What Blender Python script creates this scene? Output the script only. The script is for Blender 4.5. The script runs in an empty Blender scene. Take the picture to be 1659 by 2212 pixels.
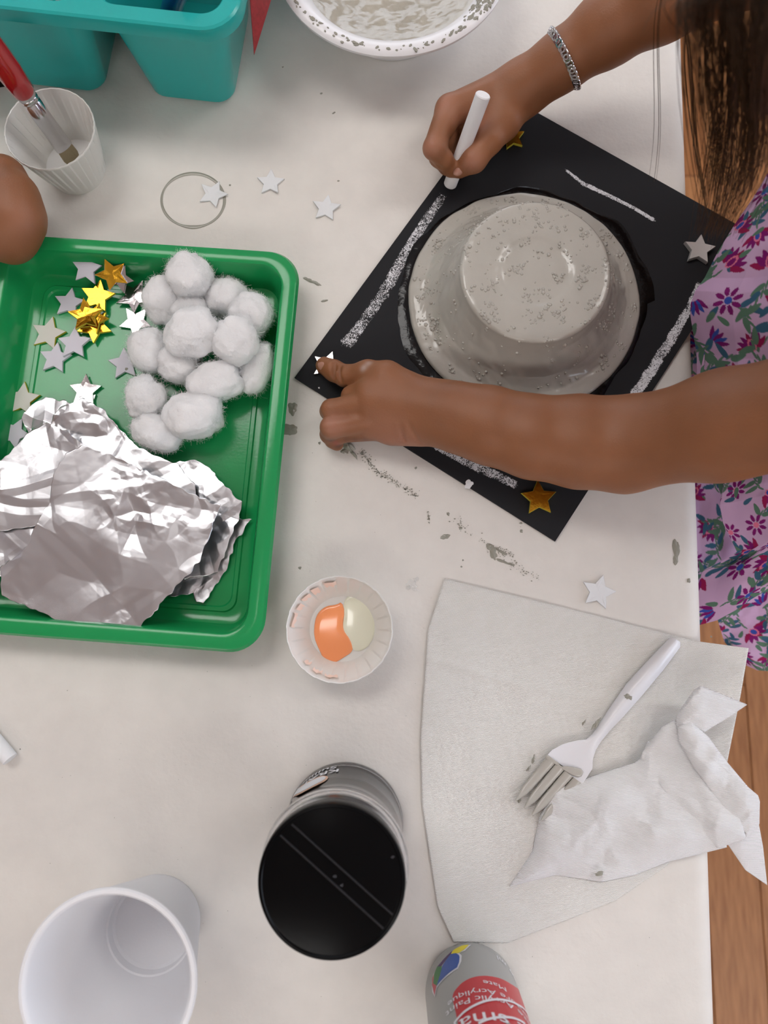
import bpy, bmesh, math, random
import numpy as np
from mathutils import Vector, Matrix

# ------------------------------------------------------------------ camera
FPX, CAMH = 1560.0, 0.475          # focal length in pixels of the 1659x2212 frame; height over the table
_n = np.array([-12.5, 239.0, FPX]); _Z = _n / np.linalg.norm(_n)
_X = np.array([1.0, 0, 0]) - _Z * _Z[0]; _X /= np.linalg.norm(_X)
_Y = np.cross(_Z, _X); RC = np.array([_X, _Y, _Z])
sc = bpy.context.scene
cam = bpy.data.cameras.new('camera'); cam_ob = bpy.data.objects.new('camera', cam)
sc.collection.objects.link(cam_ob); sc.camera = cam_ob
M4 = Matrix.Identity(4)
for i in range(3):
    for j in range(3): M4[i][j] = RC[i][j]
M4[2][3] = CAMH
cam_ob.matrix_world = M4
cam.sensor_fit = 'HORIZONTAL'; cam.sensor_width = 36; cam.lens = FPX / 1659 * 36
cam.clip_start = 0.005; cam.clip_end = 50
cam.dof.use_dof = True; cam.dof.focus_distance = 0.475; cam.dof.aperture_fstop = 9.5

# ------------------------------------------------------------------ world, lamps, exposure
wd = bpy.data.worlds.new('world'); sc.world = wd; wd.use_nodes = True
wd.node_tree.nodes['Background'].inputs[0].default_value = (0.75, 0.85, 1, 1)
wd.node_tree.nodes['Background'].inputs[1].default_value = 0.3
sc.view_settings.view_transform = 'Standard'; sc.view_settings.look = 'None'
sc.view_settings.gamma = 1; sc.view_settings.use_curve_mapping = False
sc.view_settings.exposure = -0.84
sc.cycles.max_bounces = 8; sc.cycles.diffuse_bounces = 4; sc.cycles.glossy_bounces = 4
sc.cycles.transmission_bounces = 8; sc.cycles.transparent_max_bounces = 16
sc.cycles.caustics_reflective = False; sc.cycles.caustics_refractive = False
sc.cycles.sample_clamp_indirect = 3

CEIL, FLOOR = 1.95, -0.73
PANEL_W = 11.5          # emission strength of the ceiling panels
WINDOW_W = 8.0

C = sc.collection
rnd = random.Random(7)

# ------------------------------------------------------------------ helpers
def P(px, py, z=0.0):
    d = RC @ np.array([px - 829.5, -(py - 1106.0), -FPX]); t = (z - CAMH) / d[2]
    return Vector((d[0] * t, d[1] * t, z))

def cylhit(px, py, c, r):
    """where the sight line of a pixel meets an upright cylinder"""
    d = RC @ np.array([px - 829.5, -(py - 1106.0), -FPX]); d = d / np.linalg.norm(d)
    a = d[0]**2 + d[1]**2; b = 2 * (-c[0] * d[0] - c[1] * d[1]); cc = c[0]**2 + c[1]**2 - r * r
    disc = b * b - 4 * a * cc
    if disc < 0: t = -b / (2 * a)
    else: t = (-b - math.sqrt(disc)) / (2 * a)
    p = np.array([0, 0, CAMH]) + d * t
    return math.atan2(p[1] - c[1], p[0] - c[0]), p[2]

def tag(o, label=None, cat=None, group=None, kind=None):
    if label: o['label'] = label
    if cat: o['category'] = cat
    if group: o['group'] = group
    if kind: o['kind'] = kind
    return o

def empty(name, loc=(0, 0, 0), rz=0.0, label=None, cat=None, group=None):
    o = bpy.data.objects.new(name, None); C.objects.link(o); o.location = loc; o.rotation_euler = (0, 0, rz)
    o.empty_display_size = 0.02
    return tag(o, label, cat, group)

def mesh_obj(name, verts, faces, mat, parent=None, smooth=False, col=None, local=False):
    """verts are world positions unless local; the object is put under its parent without moving"""
    me = bpy.data.meshes.new(name)
    me.from_pydata([tuple(v) for v in verts], [], [tuple(f) for f in faces])
    me.update()
    if smooth: me.polygons.foreach_set('use_smooth', [True] * len(me.polygons))
    if col is not None:
        at = me.color_attributes.new('col', 'FLOAT_COLOR', 'POINT')
        c4 = np.ones((len(verts), 4), dtype=np.float32); c4[:, :3] = col
        at.data.foreach_set('color', c4.ravel())
    o = bpy.data.objects.new(name, me); C.objects.link(o)
    if mat: me.materials.append(mat)
    if parent is not None:
        o.parent = parent
        if not local:
            o.matrix_parent_inverse = (Matrix.Translation(parent.location) @ parent.rotation_euler.to_matrix().to_4x4()).inverted()
    return o

def fix_normals(o):
    bm = bmesh.new(); bm.from_mesh(o.data); bmesh.ops.recalc_face_normals(bm, faces=bm.faces); bm.to_mesh(o.data); bm.free(); return o

def auto_smooth(o, deg=35):
    bm = bmesh.new(); bm.from_mesh(o.data)
    for f in bm.faces: f.smooth = True
    for e in bm.edges:
        if len(e.link_faces) == 2 and e.calc_face_angle(0) > math.radians(deg): e.smooth = False
    bm.to_mesh(o.data); bm.free(); return o

class MB:
    def __init__(s): s.v = []; s.f = []
    def add(s, vs, fs):
        n = len(s.v); s.v += [tuple(v) for v in vs]; s.f += [tuple(i + n for i in f) for f in fs]
    def box(s, c, d, rz=0):
        cx, cy, cz = c; hx, hy, hz = d[0] / 2, d[1] / 2, d[2] / 2
        ca, sa = math.cos(rz), math.sin(rz); vs = []
        for z in (-hz, hz):
            for x, y in ((-hx, -hy), (hx, -hy), (hx, hy), (-hx, hy)):
                vs.append((cx + x * ca - y * sa, cy + x * sa + y * ca, cz + z))
        s.add(vs, [(3, 2, 1, 0), (4, 5, 6, 7), (0, 1, 5, 4), (1, 2, 6, 5), (2, 3, 7, 6), (3, 0, 4, 7)])
    def loops(s, loops, cap0=False, cap1=False, closed=True):
        n = len(loops[0]); vs = [p for l in loops for p in l]; fs = []
        for i in range(len(loops) - 1):
            for j in range(n if closed else n - 1):
                k = (j + 1) % n
                fs.append((i * n + j, i * n + k, (i + 1) * n + k, (i + 1) * n + j))
        if cap0: fs.append(tuple(range(n))[::-1])
        if cap1: fs.append(tuple((len(loops) - 1) * n + j for j in range(n)))
        s.add(vs, fs)
    def lathe(s, c, prof, seg=64, rfun=None):
        lo = []
        for r, z in prof:
            l = []
            for j in range(seg):
                a = 2 * math.pi * j / seg; rr = r * (rfun(a, z) if rfun else 1)
                l.append((c[0] + rr * math.cos(a), c[1] + rr * math.sin(a), c[2] + z))
            lo.append(l)
        s.loops(lo)
    def tube(s, pts, rad, seg=10, caps=True):
        pts = [Vector(p) for p in pts]; rad = rad if hasattr(rad, '__len__') else [rad] * len(pts)
        up = Vector((0.013, 0.02, 1)); lo = []
        for i, p in enumerate(pts):
            t = (pts[min(i + 1, len(pts) - 1)] - pts[max(i - 1, 0)]).normalized()
            a = t.cross(up)
            if a.length < 1e-4: a = t.cross(Vector((1, 0, 0)))
            a.normalize(); b = a.cross(t); up = b
            lo.append([p + (a * math.cos(2 * math.pi * j / seg) + b * math.sin(2 * math.pi * j / seg)) * rad[i] for j in range(seg)])
        s.loops(lo, caps, caps)
    def prism(s, poly, z0, z1):
        n = len(poly); vs = [(p[0], p[1], z0) for p in poly] + [(p[0], p[1], z1) for p in poly]
        fs = [tuple(range(n))[::-1], tuple(range(n, 2 * n))] + [(j, (j + 1) % n, (j + 1) % n + n, j + n) for j in range(n)]
        s.add(vs, fs)
    def build(s, name, mat, parent=None, smooth=None, local=False):
        o = mesh_obj(name, s.v, s.f, mat, parent, False, None, local); fix_normals(o)
        if smooth: auto_smooth(o, smooth)
        return o

def rrect(cx, cy, w, h, r, z, rz=0, n=8):
    """rounded rectangle loop, counter-clockwise"""
    out = []; r = min(r, w / 2 - 1e-5, h / 2 - 1e-5)
    ca, sa = math.cos(rz), math.sin(rz)
    for qx, qy, a0 in ((1, 1, 0), (-1, 1, 90), (-1, -1, 180), (1, -1, 270)):
        for k in range(n + 1):
            a = math.radians(a0 + 90 * k / n)
            x = qx * (w / 2 - r) + r * math.cos(a); y = qy * (h / 2 - r) + r * math.sin(a)
            out.append((cx + x * ca - y * sa, cy + x * sa + y * ca, z))
    return out

# ---- noise
def _hash(i, j, k, s):
    h = (i * 374761393 + j * 668265263 + k * 2147483647 + s * 1274126177) & 0xffffffff
    h = ((h ^ (h >> 13)) * 1274126177) & 0xffffffff
    return ((h ^ (h >> 16)) & 0xffffff) / float(0xffffff)

def vnoise(x, y, z=0.0, s=0):
    x, y, z = np.broadcast_arrays(np.asarray(x, float), np.asarray(y, float), np.asarray(z, float))
    xi, yi, zi = np.floor(x).astype(np.int64), np.floor(y).astype(np.int64), np.floor(z).astype(np.int64)
    fx, fy, fz = x - xi, y - yi, z - zi
    u, v, w = [t * t * (3 - 2 * t) for t in (fx, fy, fz)]
    r = 0
    for a in (0, 1):
        for b in (0, 1):
            for c in (0, 1):
                r = r + _hash(xi + a, yi + b, zi + c, s) * (u if a else 1 - u) * (v if b else 1 - v) * (w if c else 1 - w)
    return r * 2 - 1

def fbm(x, y, z=0.0, s=0, o=4):
    r = 0; a = 1.0; f = 1.0
    for k in range(o): r = r + a * vnoise(np.asarray(x) * f, np.asarray(y) * f, np.asarray(z) * f, s + k); a *= .5; f *= 2.03
    return r

def facet(x, y, s=0):
    """piecewise-linear noise over a warped triangular lattice: flat facets, sharp creases"""
    x = np.asarray(x, float); y = np.asarray(y, float)
    wx = x + .45 * vnoise(x * .9, y * .9, 0, s + 50); wy = y + .45 * vnoise(x * .9, y * .9, 3.3, s + 60)
    f = (wx + wy) * 0.366025; a = wx + f; b = wy + f
    i = np.floor(a).astype(np.int64); j = np.floor(b).astype(np.int64); fa = a - i; fb = b - j
    z = np.zeros_like(i)
    h00 = _hash(i, j, z, s); h11 = _hash(i + 1, j + 1, z, s); h10 = _hash(i + 1, j, z, s); h01 = _hash(i, j + 1, z, s)
    r = np.where(fa > fb, h00 * (1 - fa) + h10 * (fa - fb) + h11 * fb, h00 * (1 - fb) + h01 * (fb - fa) + h11 * fa)
    return r * 2 - 1

# ---- materials
def srgb(r, g, b):
    f = lambda c: (c / 255 / 12.92) if c / 255 <= .04045 else ((c / 255 + .055) / 1.055) ** 2.4
    return (f(r), f(g), f(b), 1)

def mat(name, col=(.8, .8, .8, 1), rough=.5, metal=0, spec=.5, trans=0, ior=1.45, sub=0, coat=0, attr=False,
        var=0, vscale=20, bump=0, bscale=200, bdetail=4, emit=None, alpha=1, subr=(.02, .008, .004), aniso=0, scale3=None, col2=None, sheen=0, thin=False):
    m = bpy.data.materials.new(name); m.use_nodes = True; nt = m.node_tree; b = nt.nodes['Principled BSDF']
    I = b.inputs
    I['Base Color'].default_value = col; I['Roughness'].default_value = rough; I['Metallic'].default_value = metal
    I['Specular IOR Level'].default_value = spec; I['Transmission Weight'].default_value = trans; I['IOR'].default_value = ior
    I['Subsurface Weight'].default_value = sub; I['Subsurface Radius'].default_value = subr; I['Subsurface Scale'].default_value = 1 if sub else .05
    I['Coat Weight'].default_value = coat; I['Coat Roughness'].default_value = .05; I['Alpha'].default_value = alpha
    I['Sheen Weight'].default_value = sheen
    tc = nt.nodes.new('ShaderNodeTexCoord'); mp = nt.nodes.new('ShaderNodeMapping')
    nt.links.new(tc.outputs['Object'], mp.inputs[0])
    if scale3: mp.inputs['Scale'].default_value = scale3
    src = None
    if attr:
        a = nt.nodes.new('ShaderNodeVertexColor'); a.layer_name = 'col'; src = a.outputs[0]
    if var or col2:
        n = nt.nodes.new('ShaderNodeTexNoise'); n.inputs['Scale'].default_value = vscale; n.inputs['Detail'].default_value = 5
        nt.links.new(mp.outputs[0], n.inputs['Vector'])
        mx = nt.nodes.new('ShaderNodeMix'); mx.data_type = 'RGBA'
        if col2:
            r = nt.nodes.new('ShaderNodeMapRange'); r.inputs[1].default_value = .35; r.inputs[2].default_value = .65
            nt.links.new(n.outputs[0], r.inputs[0]); nt.links.new(r.outputs[0], mx.inputs[0])
            mx.inputs[6].default_value = col; mx.inputs[7].default_value = col2
        else:
            mx.blend_type = 'MULTIPLY'; mx.inputs[0].default_value = 1
            r = nt.nodes.new('ShaderNodeMapRange'); r.inputs[1].default_value = .3; r.inputs[2].default_value = .7
            r.inputs[3].default_value = 1 - var; r.inputs[4].default_value = 1 + var * .5
            nt.links.new(n.outputs[0], r.inputs[0])
            if src: nt.links.new(src, mx.inputs[6])
            else: mx.inputs[6].default_value = col
            nt.links.new(r.outputs[0], mx.inputs[7])
        src = mx.outputs[2]
    if src: nt.links.new(src, I['Base Color'])
    if bump:
        n = nt.nodes.new('ShaderNodeTexNoise'); n.inputs['Scale'].default_value = bscale; n.inputs['Detail'].default_value = bdetail
        nt.links.new(mp.outputs[0], n.inputs['Vector'])
        bp = nt.nodes.new('ShaderNodeBump'); bp.inputs['Strength'].default_value = 1; bp.inputs['Distance'].default_value = bump
        nt.links.new(n.outputs[0], bp.inputs['Height']); nt.links.new(bp.outputs[0], I['Normal'])
    if emit: I['Emission Color'].default_value = emit[0]; I['Emission Strength'].default_value = emit[1]
    return m

PAPER_C = srgb(229, 224.5, 218)
M = {}
M['paper'] = mat('table_paper', PAPER_C, .55, var=.035, vscale=60, bump=.00025, bscale=260, bdetail=6)
M['skin'] = mat('skin', (.4, .2, .1, 1), .48, attr=True, sub=.12, subr=(.006, .002, .001), bump=.00012, bscale=900, var=.06, vscale=70)
M['teal'] = mat('teal_plastic', srgb(42, 176, 172), .2, sub=.0, bump=.00004, bscale=1500)
M['green'] = mat('green_plastic', srgb(30, 150, 84), .16, bump=.00003, bscale=600)
M['white_plastic'] = mat('white_plastic', srgb(236, 236, 240), .18)
M['foam'] = mat('white_foam', srgb(240, 240, 243), .5, sub=.2, subr=(.004, .004, .004), bump=.00006, bscale=700)
M['foam_bowl'] = mat('white_foam_bowl', srgb(243, 243, 246), .25, sub=.15, subr=(.003, .003, .003))
M['paste'] = mat('grey_paste', srgb(178, 172, 158), .14, var=.12, vscale=45, bump=.0014, bscale=90, bdetail=4, coat=.6)
M['grey_paint'] = mat('grey_paint', srgb(186, 182, 173), .2, var=.07, vscale=30, bump=.0003, bscale=150, bdetail=6, coat=.35)
M['grey_drip'] = mat('grey_drip', srgb(152, 150, 138), .3, coat=.3)
M['black_card'] = mat('black_card', srgb(33, 33, 36), .75, bump=.00003, bscale=1200, spec=.3)
M['black_gloss'] = mat('black_wet_glue', srgb(9, 9, 10), .15, spec=.35, bump=.0004, bscale=150)
M['cupwhite'] = mat('waxed_paper', srgb(236, 234, 229), .22, sub=.08, subr=(.003, .003, .003))
M['orange'] = mat('orange_paint', srgb(255, 160, 104), .08, coat=.6)
M['cream'] = mat('cream_paint', srgb(236, 236, 214), .08, coat=.6)
M['chalk'] = mat('chalk', srgb(240, 240, 242), .9, spec=.1)
M['foil'] = mat('foil', srgb(214, 216, 220), .27, 1, bump=.00010, bscale=120, bdetail=3)
M['gold'] = mat('gold_foil', srgb(216, 166, 52), .2, 1, bump=.0006, bscale=90)
M['silver'] = mat('silver_foil', srgb(214, 210, 211), .2, 1, bump=.0005, bscale=80)
M['star_white'] = mat('white_star_foam', srgb(214, 212, 222), .6)
M['star_cream'] = mat('cream_star_foam', srgb(214, 212, 204), .6)
M['star_table'] = mat('white_star_paper', srgb(232, 234, 236), .6)
M['gold_edge'] = mat('gold_star_edge', srgb(200, 185, 60), .4)
M['towel'] = mat('tissue', srgb(253, 253, 254), .8, bump=.0004, bscale=900, spec=.2)
M['towel_low'] = mat('tissue_flat', srgb(242, 240, 236), .8, spec=.2)
M['steel'] = mat('steel', srgb(205, 203, 205), .16, 1)
M['red_handle'] = mat('red_lacquer', srgb(165, 14, 24), .15, coat=.8)
M['bristle'] = mat('bristle', srgb(160, 145, 115), .6, bump=.0008, bscale=60, scale3=(30, 30, 1))
M['black_lid'] = mat('black_lid', srgb(6, 6, 7), .25, spec=.12, bump=.00003, bscale=400)
M['clear'] = mat('clear_plastic', (.96, .97, .98, 1), .04, trans=1, ior=1.3)
M['glitter'] = mat('silver_fill', srgb(152, 152, 154), .35, .5, var=.15, vscale=150)
M['bottle'] = mat('grey_bottle', srgb(160, 160, 156), .3)
M['label_red'] = mat('label_red', srgb(190, 30, 42), .35)
M['print_white'] = mat('print_white', srgb(232, 232, 236), .4)
M['print_blue'] = mat('print_blue', srgb(40, 84, 165), .35)
M['print_yellow'] = mat('print_yellow', srgb(232, 214, 40), .35)
M['print_purple'] = mat('print_purple', srgb(70, 32, 92), .35)
M['print_green'] = mat('print_green', srgb(52, 125, 66), .35)
M['print_pink'] = mat('print_pink', srgb(200, 70, 84), .35)
M['print_peach'] = mat('print_peach', srgb(226, 180, 150), .35)
M['blue_marker'] = mat('blue_marker', srgb(14, 30, 120), .2)
M['clear_white'] = mat('frosted_plastic', srgb(216, 228, 236), .2, sub=.2, subr=(.004, .004, .004))
M['cotton'] = mat('cotton', srgb(253, 253, 254), .95, spec=.1, sub=.6, subr=(.008, .008, .008), bump=.0012, bscale=320, bdetail=6, sheen=.3)
M['cotton_fibre'] = mat('cotton_fibre', srgb(254, 254, 254), .9, spec=.1)
M['dress'] = mat('floral_cloth', attr=True, rough=.85, spec=.15, bump=.00008, bscale=1800)
M['hair'] = mat('dark_hair', srgb(78, 54, 32), .45, spec=.3)
M['nail'] = mat('nail', srgb(178, 130, 112), .25)
M['wood'] = mat('floor_wood', srgb(190, 120, 62), .35, col2=srgb(160, 96, 48), vscale=30, scale3=(6, .5, 1), bump=.0003, bscale=60)
M['table_top'] = mat('laminate', srgb(190, 180, 165), .5)
M['dark_metal'] = mat('dark_metal', srgb(60, 60, 62), .4, .8)
M['wall'] = mat('wall_paint', srgb(206, 204, 200), .8)
M['ceiling'] = mat('ceiling_tile', srgb(226, 227, 228), .9)
M['panel_light'] = mat('lamp_diffuser', (1, 1, 1, 1), .5, emit=((1.0, .978, .952, 1), PANEL_W))
M['window_light'] = mat('window_daylight', (1, 1, 1, 1), .5, emit=((.72, .83, 1.0, 1), WINDOW_W))
M['frame'] = mat('white_frame', srgb(235, 235, 232), .5)
M['paint_glue'] = mat('clear_glue', (.9, .9, .9, 1), .05, alpha=.22, bump=.001, bscale=150, spec=.8)

# brushed towel emboss: fine ribs
def ribs(m, s=900, d=.00025, rot=.1):
    nt = m.node_tree; b = nt.nodes['Principled BSDF']; tc = nt.nodes.new('ShaderNodeTexCoord')
    w = nt.nodes.new('ShaderNodeTexWave'); w.inputs['Scale'].default_value = s / 6.28; w.inputs['Distortion'].default_value = 1.2
    w.bands_direction = 'Y'; w.inputs['Detail'].default_value = 2
    nn = nt.nodes.new('ShaderNodeTexNoise'); nn.inputs['Scale'].default_value = 1400
    ad = nt.nodes.new('ShaderNodeMath'); ad.operation = 'ADD'
    mp = nt.nodes.new('ShaderNodeMapping'); mp.inputs['Rotation'].default_value = (0, 0, rot)
    nt.links.new(tc.outputs['Object'], mp.inputs[0]); nt.links.new(mp.outputs[0], w.inputs[0]); nt.links.new(mp.outputs[0], nn.inputs['Vector'])
    nt.links.new(w.outputs['Fac'], ad.inputs[0]); nt.links.new(nn.outputs[0], ad.inputs[1])
    bp = nt.nodes.new('ShaderNodeBump'); bp.inputs['Distance'].default_value = d
    nt.links.new(ad.outputs[0], bp.inputs['Height']); nt.links.new(bp.outputs[0], b.inputs['Normal'])
def translucent(m, w):
    nt = m.node_tree; b = nt.nodes['Principled BSDF']; out = nt.nodes['Material Output']
    t = nt.nodes.new('ShaderNodeBsdfTranslucent'); t.inputs[0].default_value = b.inputs['Base Color'].default_value
    mx = nt.nodes.new('ShaderNodeMixShader'); mx.inputs[0].default_value = w
    nt.links.new(b.outputs[0], mx.inputs[1]); nt.links.new(t.outputs[0], mx.inputs[2]); nt.links.new(mx.outputs[0], out.inputs[0])
ribs(M['towel'], 2600, .0003, .15); ribs(M['towel_low'], 3000, .0002, -.22)
# chalk smears: broken coverage
def chalk_mat():
    m = bpy.data.materials.new('chalk_dust'); m.use_nodes = True; nt = m.node_tree; b = nt.nodes['Principled BSDF']
    b.inputs['Base Color'].default_value = srgb(228, 228, 232); b.inputs['Roughness'].default_value = .95
    tc = nt.nodes.new('ShaderNodeTexCoord')
    at = nt.nodes.new('ShaderNodeVertexColor'); at.layer_name = 'col'
    n = nt.nodes.new('ShaderNodeTexNoise'); n.inputs['Scale'].default_value = 1500; n.inputs['Detail'].default_value = 3
    n2 = nt.nodes.new('ShaderNodeTexNoise'); n2.inputs['Scale'].default_value = 160
    nt.links.new(tc.outputs['Object'], n.inputs['Vector']); nt.links.new(tc.outputs['Object'], n2.inputs['Vector'])
    a = nt.nodes.new('ShaderNodeMath'); a.operation = 'MULTIPLY_ADD'; a.inputs[1].default_value = .5
    nt.links.new(n2.outputs[0], a.inputs[0]); nt.links.new(n.outputs[0], a.inputs[2])
    a2 = nt.nodes.new('ShaderNodeMath'); a2.operation = 'ADD'; nt.links.new(a.outputs[0], a2.inputs[0]); nt.links.new(at.outputs[0], a2.inputs[1])
    r = nt.nodes.new('ShaderNodeMapRange'); r.inputs[1].default_value = 1.18; r.inputs[2].default_value = 1.38
    nt.links.new(a2.outputs[0], r.inputs[0]); nt.links.new(r.outputs[0], b.inputs['Alpha'])
    return m
M['chalk_dust'] = chalk_mat()

# ---- surfaces from signed distances (bodies are one continuous skin)
def smin(a, b, k):
    h = np.maximum(k - np.abs(a - b), 0) / k
    return np.minimum(a, b) - h * h * k * .25

def cone_sdf(X, Y, Z, a, b, ra, rb):
    a = np.array(a, float); b = np.array(b, float); ab = b - a; L2 = max(ab @ ab, 1e-12)
    px, py, pz = X - a[0], Y - a[1], Z - a[2]
    t = np.clip((px * ab[0] + py * ab[1] + pz * ab[2]) / L2, 0, 1)
    dx, dy, dz = px - t * ab[0], py - t * ab[1], pz - t * ab[2]
    return np.sqrt(dx * dx + dy * dy + dz * dz) - (ra + (rb - ra) * t)

def ell_sdf(X, Y, Z, c, r):
    px, py, pz = X - c[0], Y - c[1], Z - c[2]
    k0 = np.sqrt((px / r[0])**2 + (py / r[1])**2 + (pz / r[2])**2)
    k1 = np.sqrt((px / r[0]**2)**2 + (py / r[1]**2)**2 + (pz / r[2]**2)**2) + 1e-9
    return k0 * (k0 - 1) / k1

def sdf_mesh(groups, vox, carve=(), axes=None):
    """groups: (prims, k_inside, k_to_rest); prims: ('c',a,b,ra,rb) or ('e',c,r)"""
    def bb(p):
        if p[0] == 'c':
            a, b, r = np.array(p[1]), np.array(p[2]), max(p[3], p[4]); return np.minimum(a, b) - r, np.maximum(a, b) + r
        c, r = np.array(p[1]), np.array(p[2]); return c - r, c + r
    boxes = [bb(p) for g in groups for p in g[0]]
    lo = np.min([b[0] for b in boxes], 0) - .012; hi = np.max([b[1] for b in boxes], 0) + .012
    if axes is None: ax = [np.arange(lo[i], hi[i] + vox, vox) for i in range(3)]
    else: ax = axes(lo, hi)
    n = np.array([len(a) for a in ax])
    F = np.full(n, .05, np.float32)
    def sl(b, pad):
        s = []
        for i in range(3):
            i0 = max(0, np.searchsorted(ax[i], b[0][i] - pad) - 1); i1 = min(n[i], np.searchsorted(ax[i], b[1][i] + pad) + 2); s.append(slice(int(i0), int(i1)))
        return tuple(s)
    def ev(p, s):
        X = ax[0][s[0]][:, None, None]; Y = ax[1][s[1]][None, :, None]; Z = ax[2][s[2]][None, None, :]
        return (cone_sdf(X, Y, Z, *p[1:]) if p[0] == 'c' else ell_sdf(X, Y, Z, *p[1:])).astype(np.float32)
    for prims, ki, ko in groups:
        gb = [bb(p) for p in prims]; gl = (np.min([b[0] for b in gb], 0), np.max([b[1] for b in gb], 0))
        gs = sl(gl, ki + ko + .004)
        G = np.full([s.stop - s.start for s in gs], .05, np.float32)
        for p, b in zip(prims, gb):
            s = sl(b, ki + ko + .004); rel = tuple(slice(s[i].start - gs[i].start, s[i].stop - gs[i].start) for i in range(3))
            G[rel] = smin(G[rel], ev(p, s), ki)
        F[gs] = smin(F[gs], G, ko)
    for p, k in carve:
        s = sl(bb(p), k + .003); d = -ev(p, s); h = np.maximum(k - np.abs(F[s] - d), 0) / k
        F[s] = np.maximum(F[s], d) + h * h * k * .25
    # surface nets
    S = F < 0
    c = [S[i:n[0] - 1 + i, j:n[1] - 1 + j, k:n[2] - 1 + k] for i in (0, 1) for j in (0, 1) for k in (0, 1)]
    al = np.logical_and.reduce(c); an = np.logical_or.reduce(c); act = an & ~al
    idx = np.full(act.shape, -1, np.int64); I = np.argwhere(act); idx[act] = np.arange(len(I))
    acc = np.zeros((len(I), 3)); cnt = np.zeros(len(I))
    cor = [np.array((i, j, k)) for i in (0, 1) for j in (0, 1) for k in (0, 1)]
    for a in range(8):
        for b in range(a + 1, 8):
            if np.abs(cor[a] - cor[b]).sum() != 1: continue
            va = F[tuple((I + cor[a]).T)]; vb = F[tuple((I + cor[b]).T)]
            m = (va < 0) != (vb < 0); t = np.where(m, va / np.where(m, va - vb, 1), 0)
            acc[m] += (cor[a] + t[:, None] * (cor[b] - cor[a]))[m]; cnt[m] += 1
    U_ = I + acc / cnt[:, None]; V = np.stack([np.interp(U_[:, i], np.arange(n[i]), ax[i]) for i in range(3)], 1)
    Q = []
    for d in range(3):
        u, v = (d + 1) % 3, (d + 2) % 3
        s0 = [slice(0, n[i] - 1) for i in range(3)]; s1 = list(s0); s1[d] = slice(1, n[d])
        s0[u] = s1[u] = slice(1, n[u] - 1); s0[v] = s1[v] = slice(1, n[v] - 1)
        A = S[tuple(s0)]; B = S[tuple(s1)]; E = np.argwhere(A != B)
        flip = A[tuple(E.T)]
        E = E + np.array([1 if i != d else 0 for i in range(3)])
        du = np.zeros(3, int); du[u] = 1; dv = np.zeros(3, int); dv[v] = 1
        q = np.stack([idx[tuple((E - du - dv).T)], idx[tuple((E - dv).T)], idx[tuple(E.T)], idx[tuple((E - du).T)]], 1)
        q[~flip] = q[~flip][:, ::-1]; Q.append(q)
    Q = np.concatenate(Q); Q = Q[(Q >= 0).all(1)]
    return V, Q

def fast_mesh(name, V, Q, mt, parent=None, col=None):
    me = bpy.data.meshes.new(name)
    me.vertices.add(len(V)); me.vertices.foreach_set('co', V.astype(np.float32).ravel())
    k = Q.shape[1]; me.loops.add(len(Q) * k); me.loops.foreach_set('vertex_index', Q.astype(np.int32).ravel())
    me.polygons.add(len(Q)); me.polygons.foreach_set('loop_start', np.arange(0, len(Q) * k, k, dtype=np.int32))
    try: me.polygons.foreach_set('loop_total', np.full(len(Q), k, np.int32))
    except Exception: pass
    me.polygons.foreach_set('use_smooth', np.ones(len(Q), bool))
    me.update(calc_edges=True); me.validate()
    if col is not None:
        at = me.color_attributes.new('col', 'FLOAT_COLOR', 'POINT')
        c4 = np.ones((len(V), 4), np.float32); c4[:, :3] = col; at.data.foreach_set('color', c4.ravel())
    o = bpy.data.objects.new(name, me); C.objects.link(o); me.materials.append(mt)
    if parent is not None:
        o.parent = parent; o.matrix_parent_inverse = (Matrix.Translation(parent.location) @ parent.rotation_euler.to_matrix().to_4x4()).inverted()
    return o

# ---- sheets bounded by four polylines
def resample(pl, n):
    p = np.array(pl, float); d = np.r_[0, np.cumsum(np.linalg.norm(np.diff(p, axis=0), axis=1))]
    t = np.linspace(0, d[-1], n); return np.stack([np.interp(t, d, p[:, k]) for k in range(p.shape[1])], 1)

def coons(top, right, bottom, left, nu, nv):
    """top: left->right, bottom: left->right, left: top->bottom, right: top->bottom; rows go top->bottom"""
    T, B = resample(top, nu), resample(bottom, nu); L, R = resample(left, nv), resample(right, nv)
    u = np.linspace(0, 1, nu)[None, :, None]; v = np.linspace(0, 1, nv)[:, None, None]
    S = (1 - v) * T[None] + v * B[None] + (1 - u) * L[:, None] + u * R[:, None]
    S -= (1 - u) * (1 - v) * T[0] + u * (1 - v) * T[-1] + (1 - u) * v * B[0] + u * v * B[-1]
    return S

def px2w(A):
    """array (...,3) of px, py, z to world"""
    sh = A.shape; a = A.reshape(-1, 3)
    d = np.stack([a[:, 0] - 829.5, -(a[:, 1] - 1106.0), np.full(len(a), -FPX)], 1) @ RC.T
    t = (a[:, 2] - CAMH) / d[:, 2]
    return np.stack([d[:, 0] * t, d[:, 1] * t, a[:, 2]], 1).reshape(sh)

def grid_faces(nu, nv, off=0):
    i, j = np.meshgrid(np.arange(nv - 1), np.arange(nu - 1), indexing='ij'); a = (i * nu + j).ravel() + off
    return np.stack([a, a + nu, a + nu + 1, a + 1], 1)

# ================================================================== STRUCTURE
def struct(o): o['kind'] = 'structure'; return o
b = MB(); b.box((0, 0, FLOOR - .06), (6.4, 6.4, .1)); floor = struct(b.build('floor', M['wood']))
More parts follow.
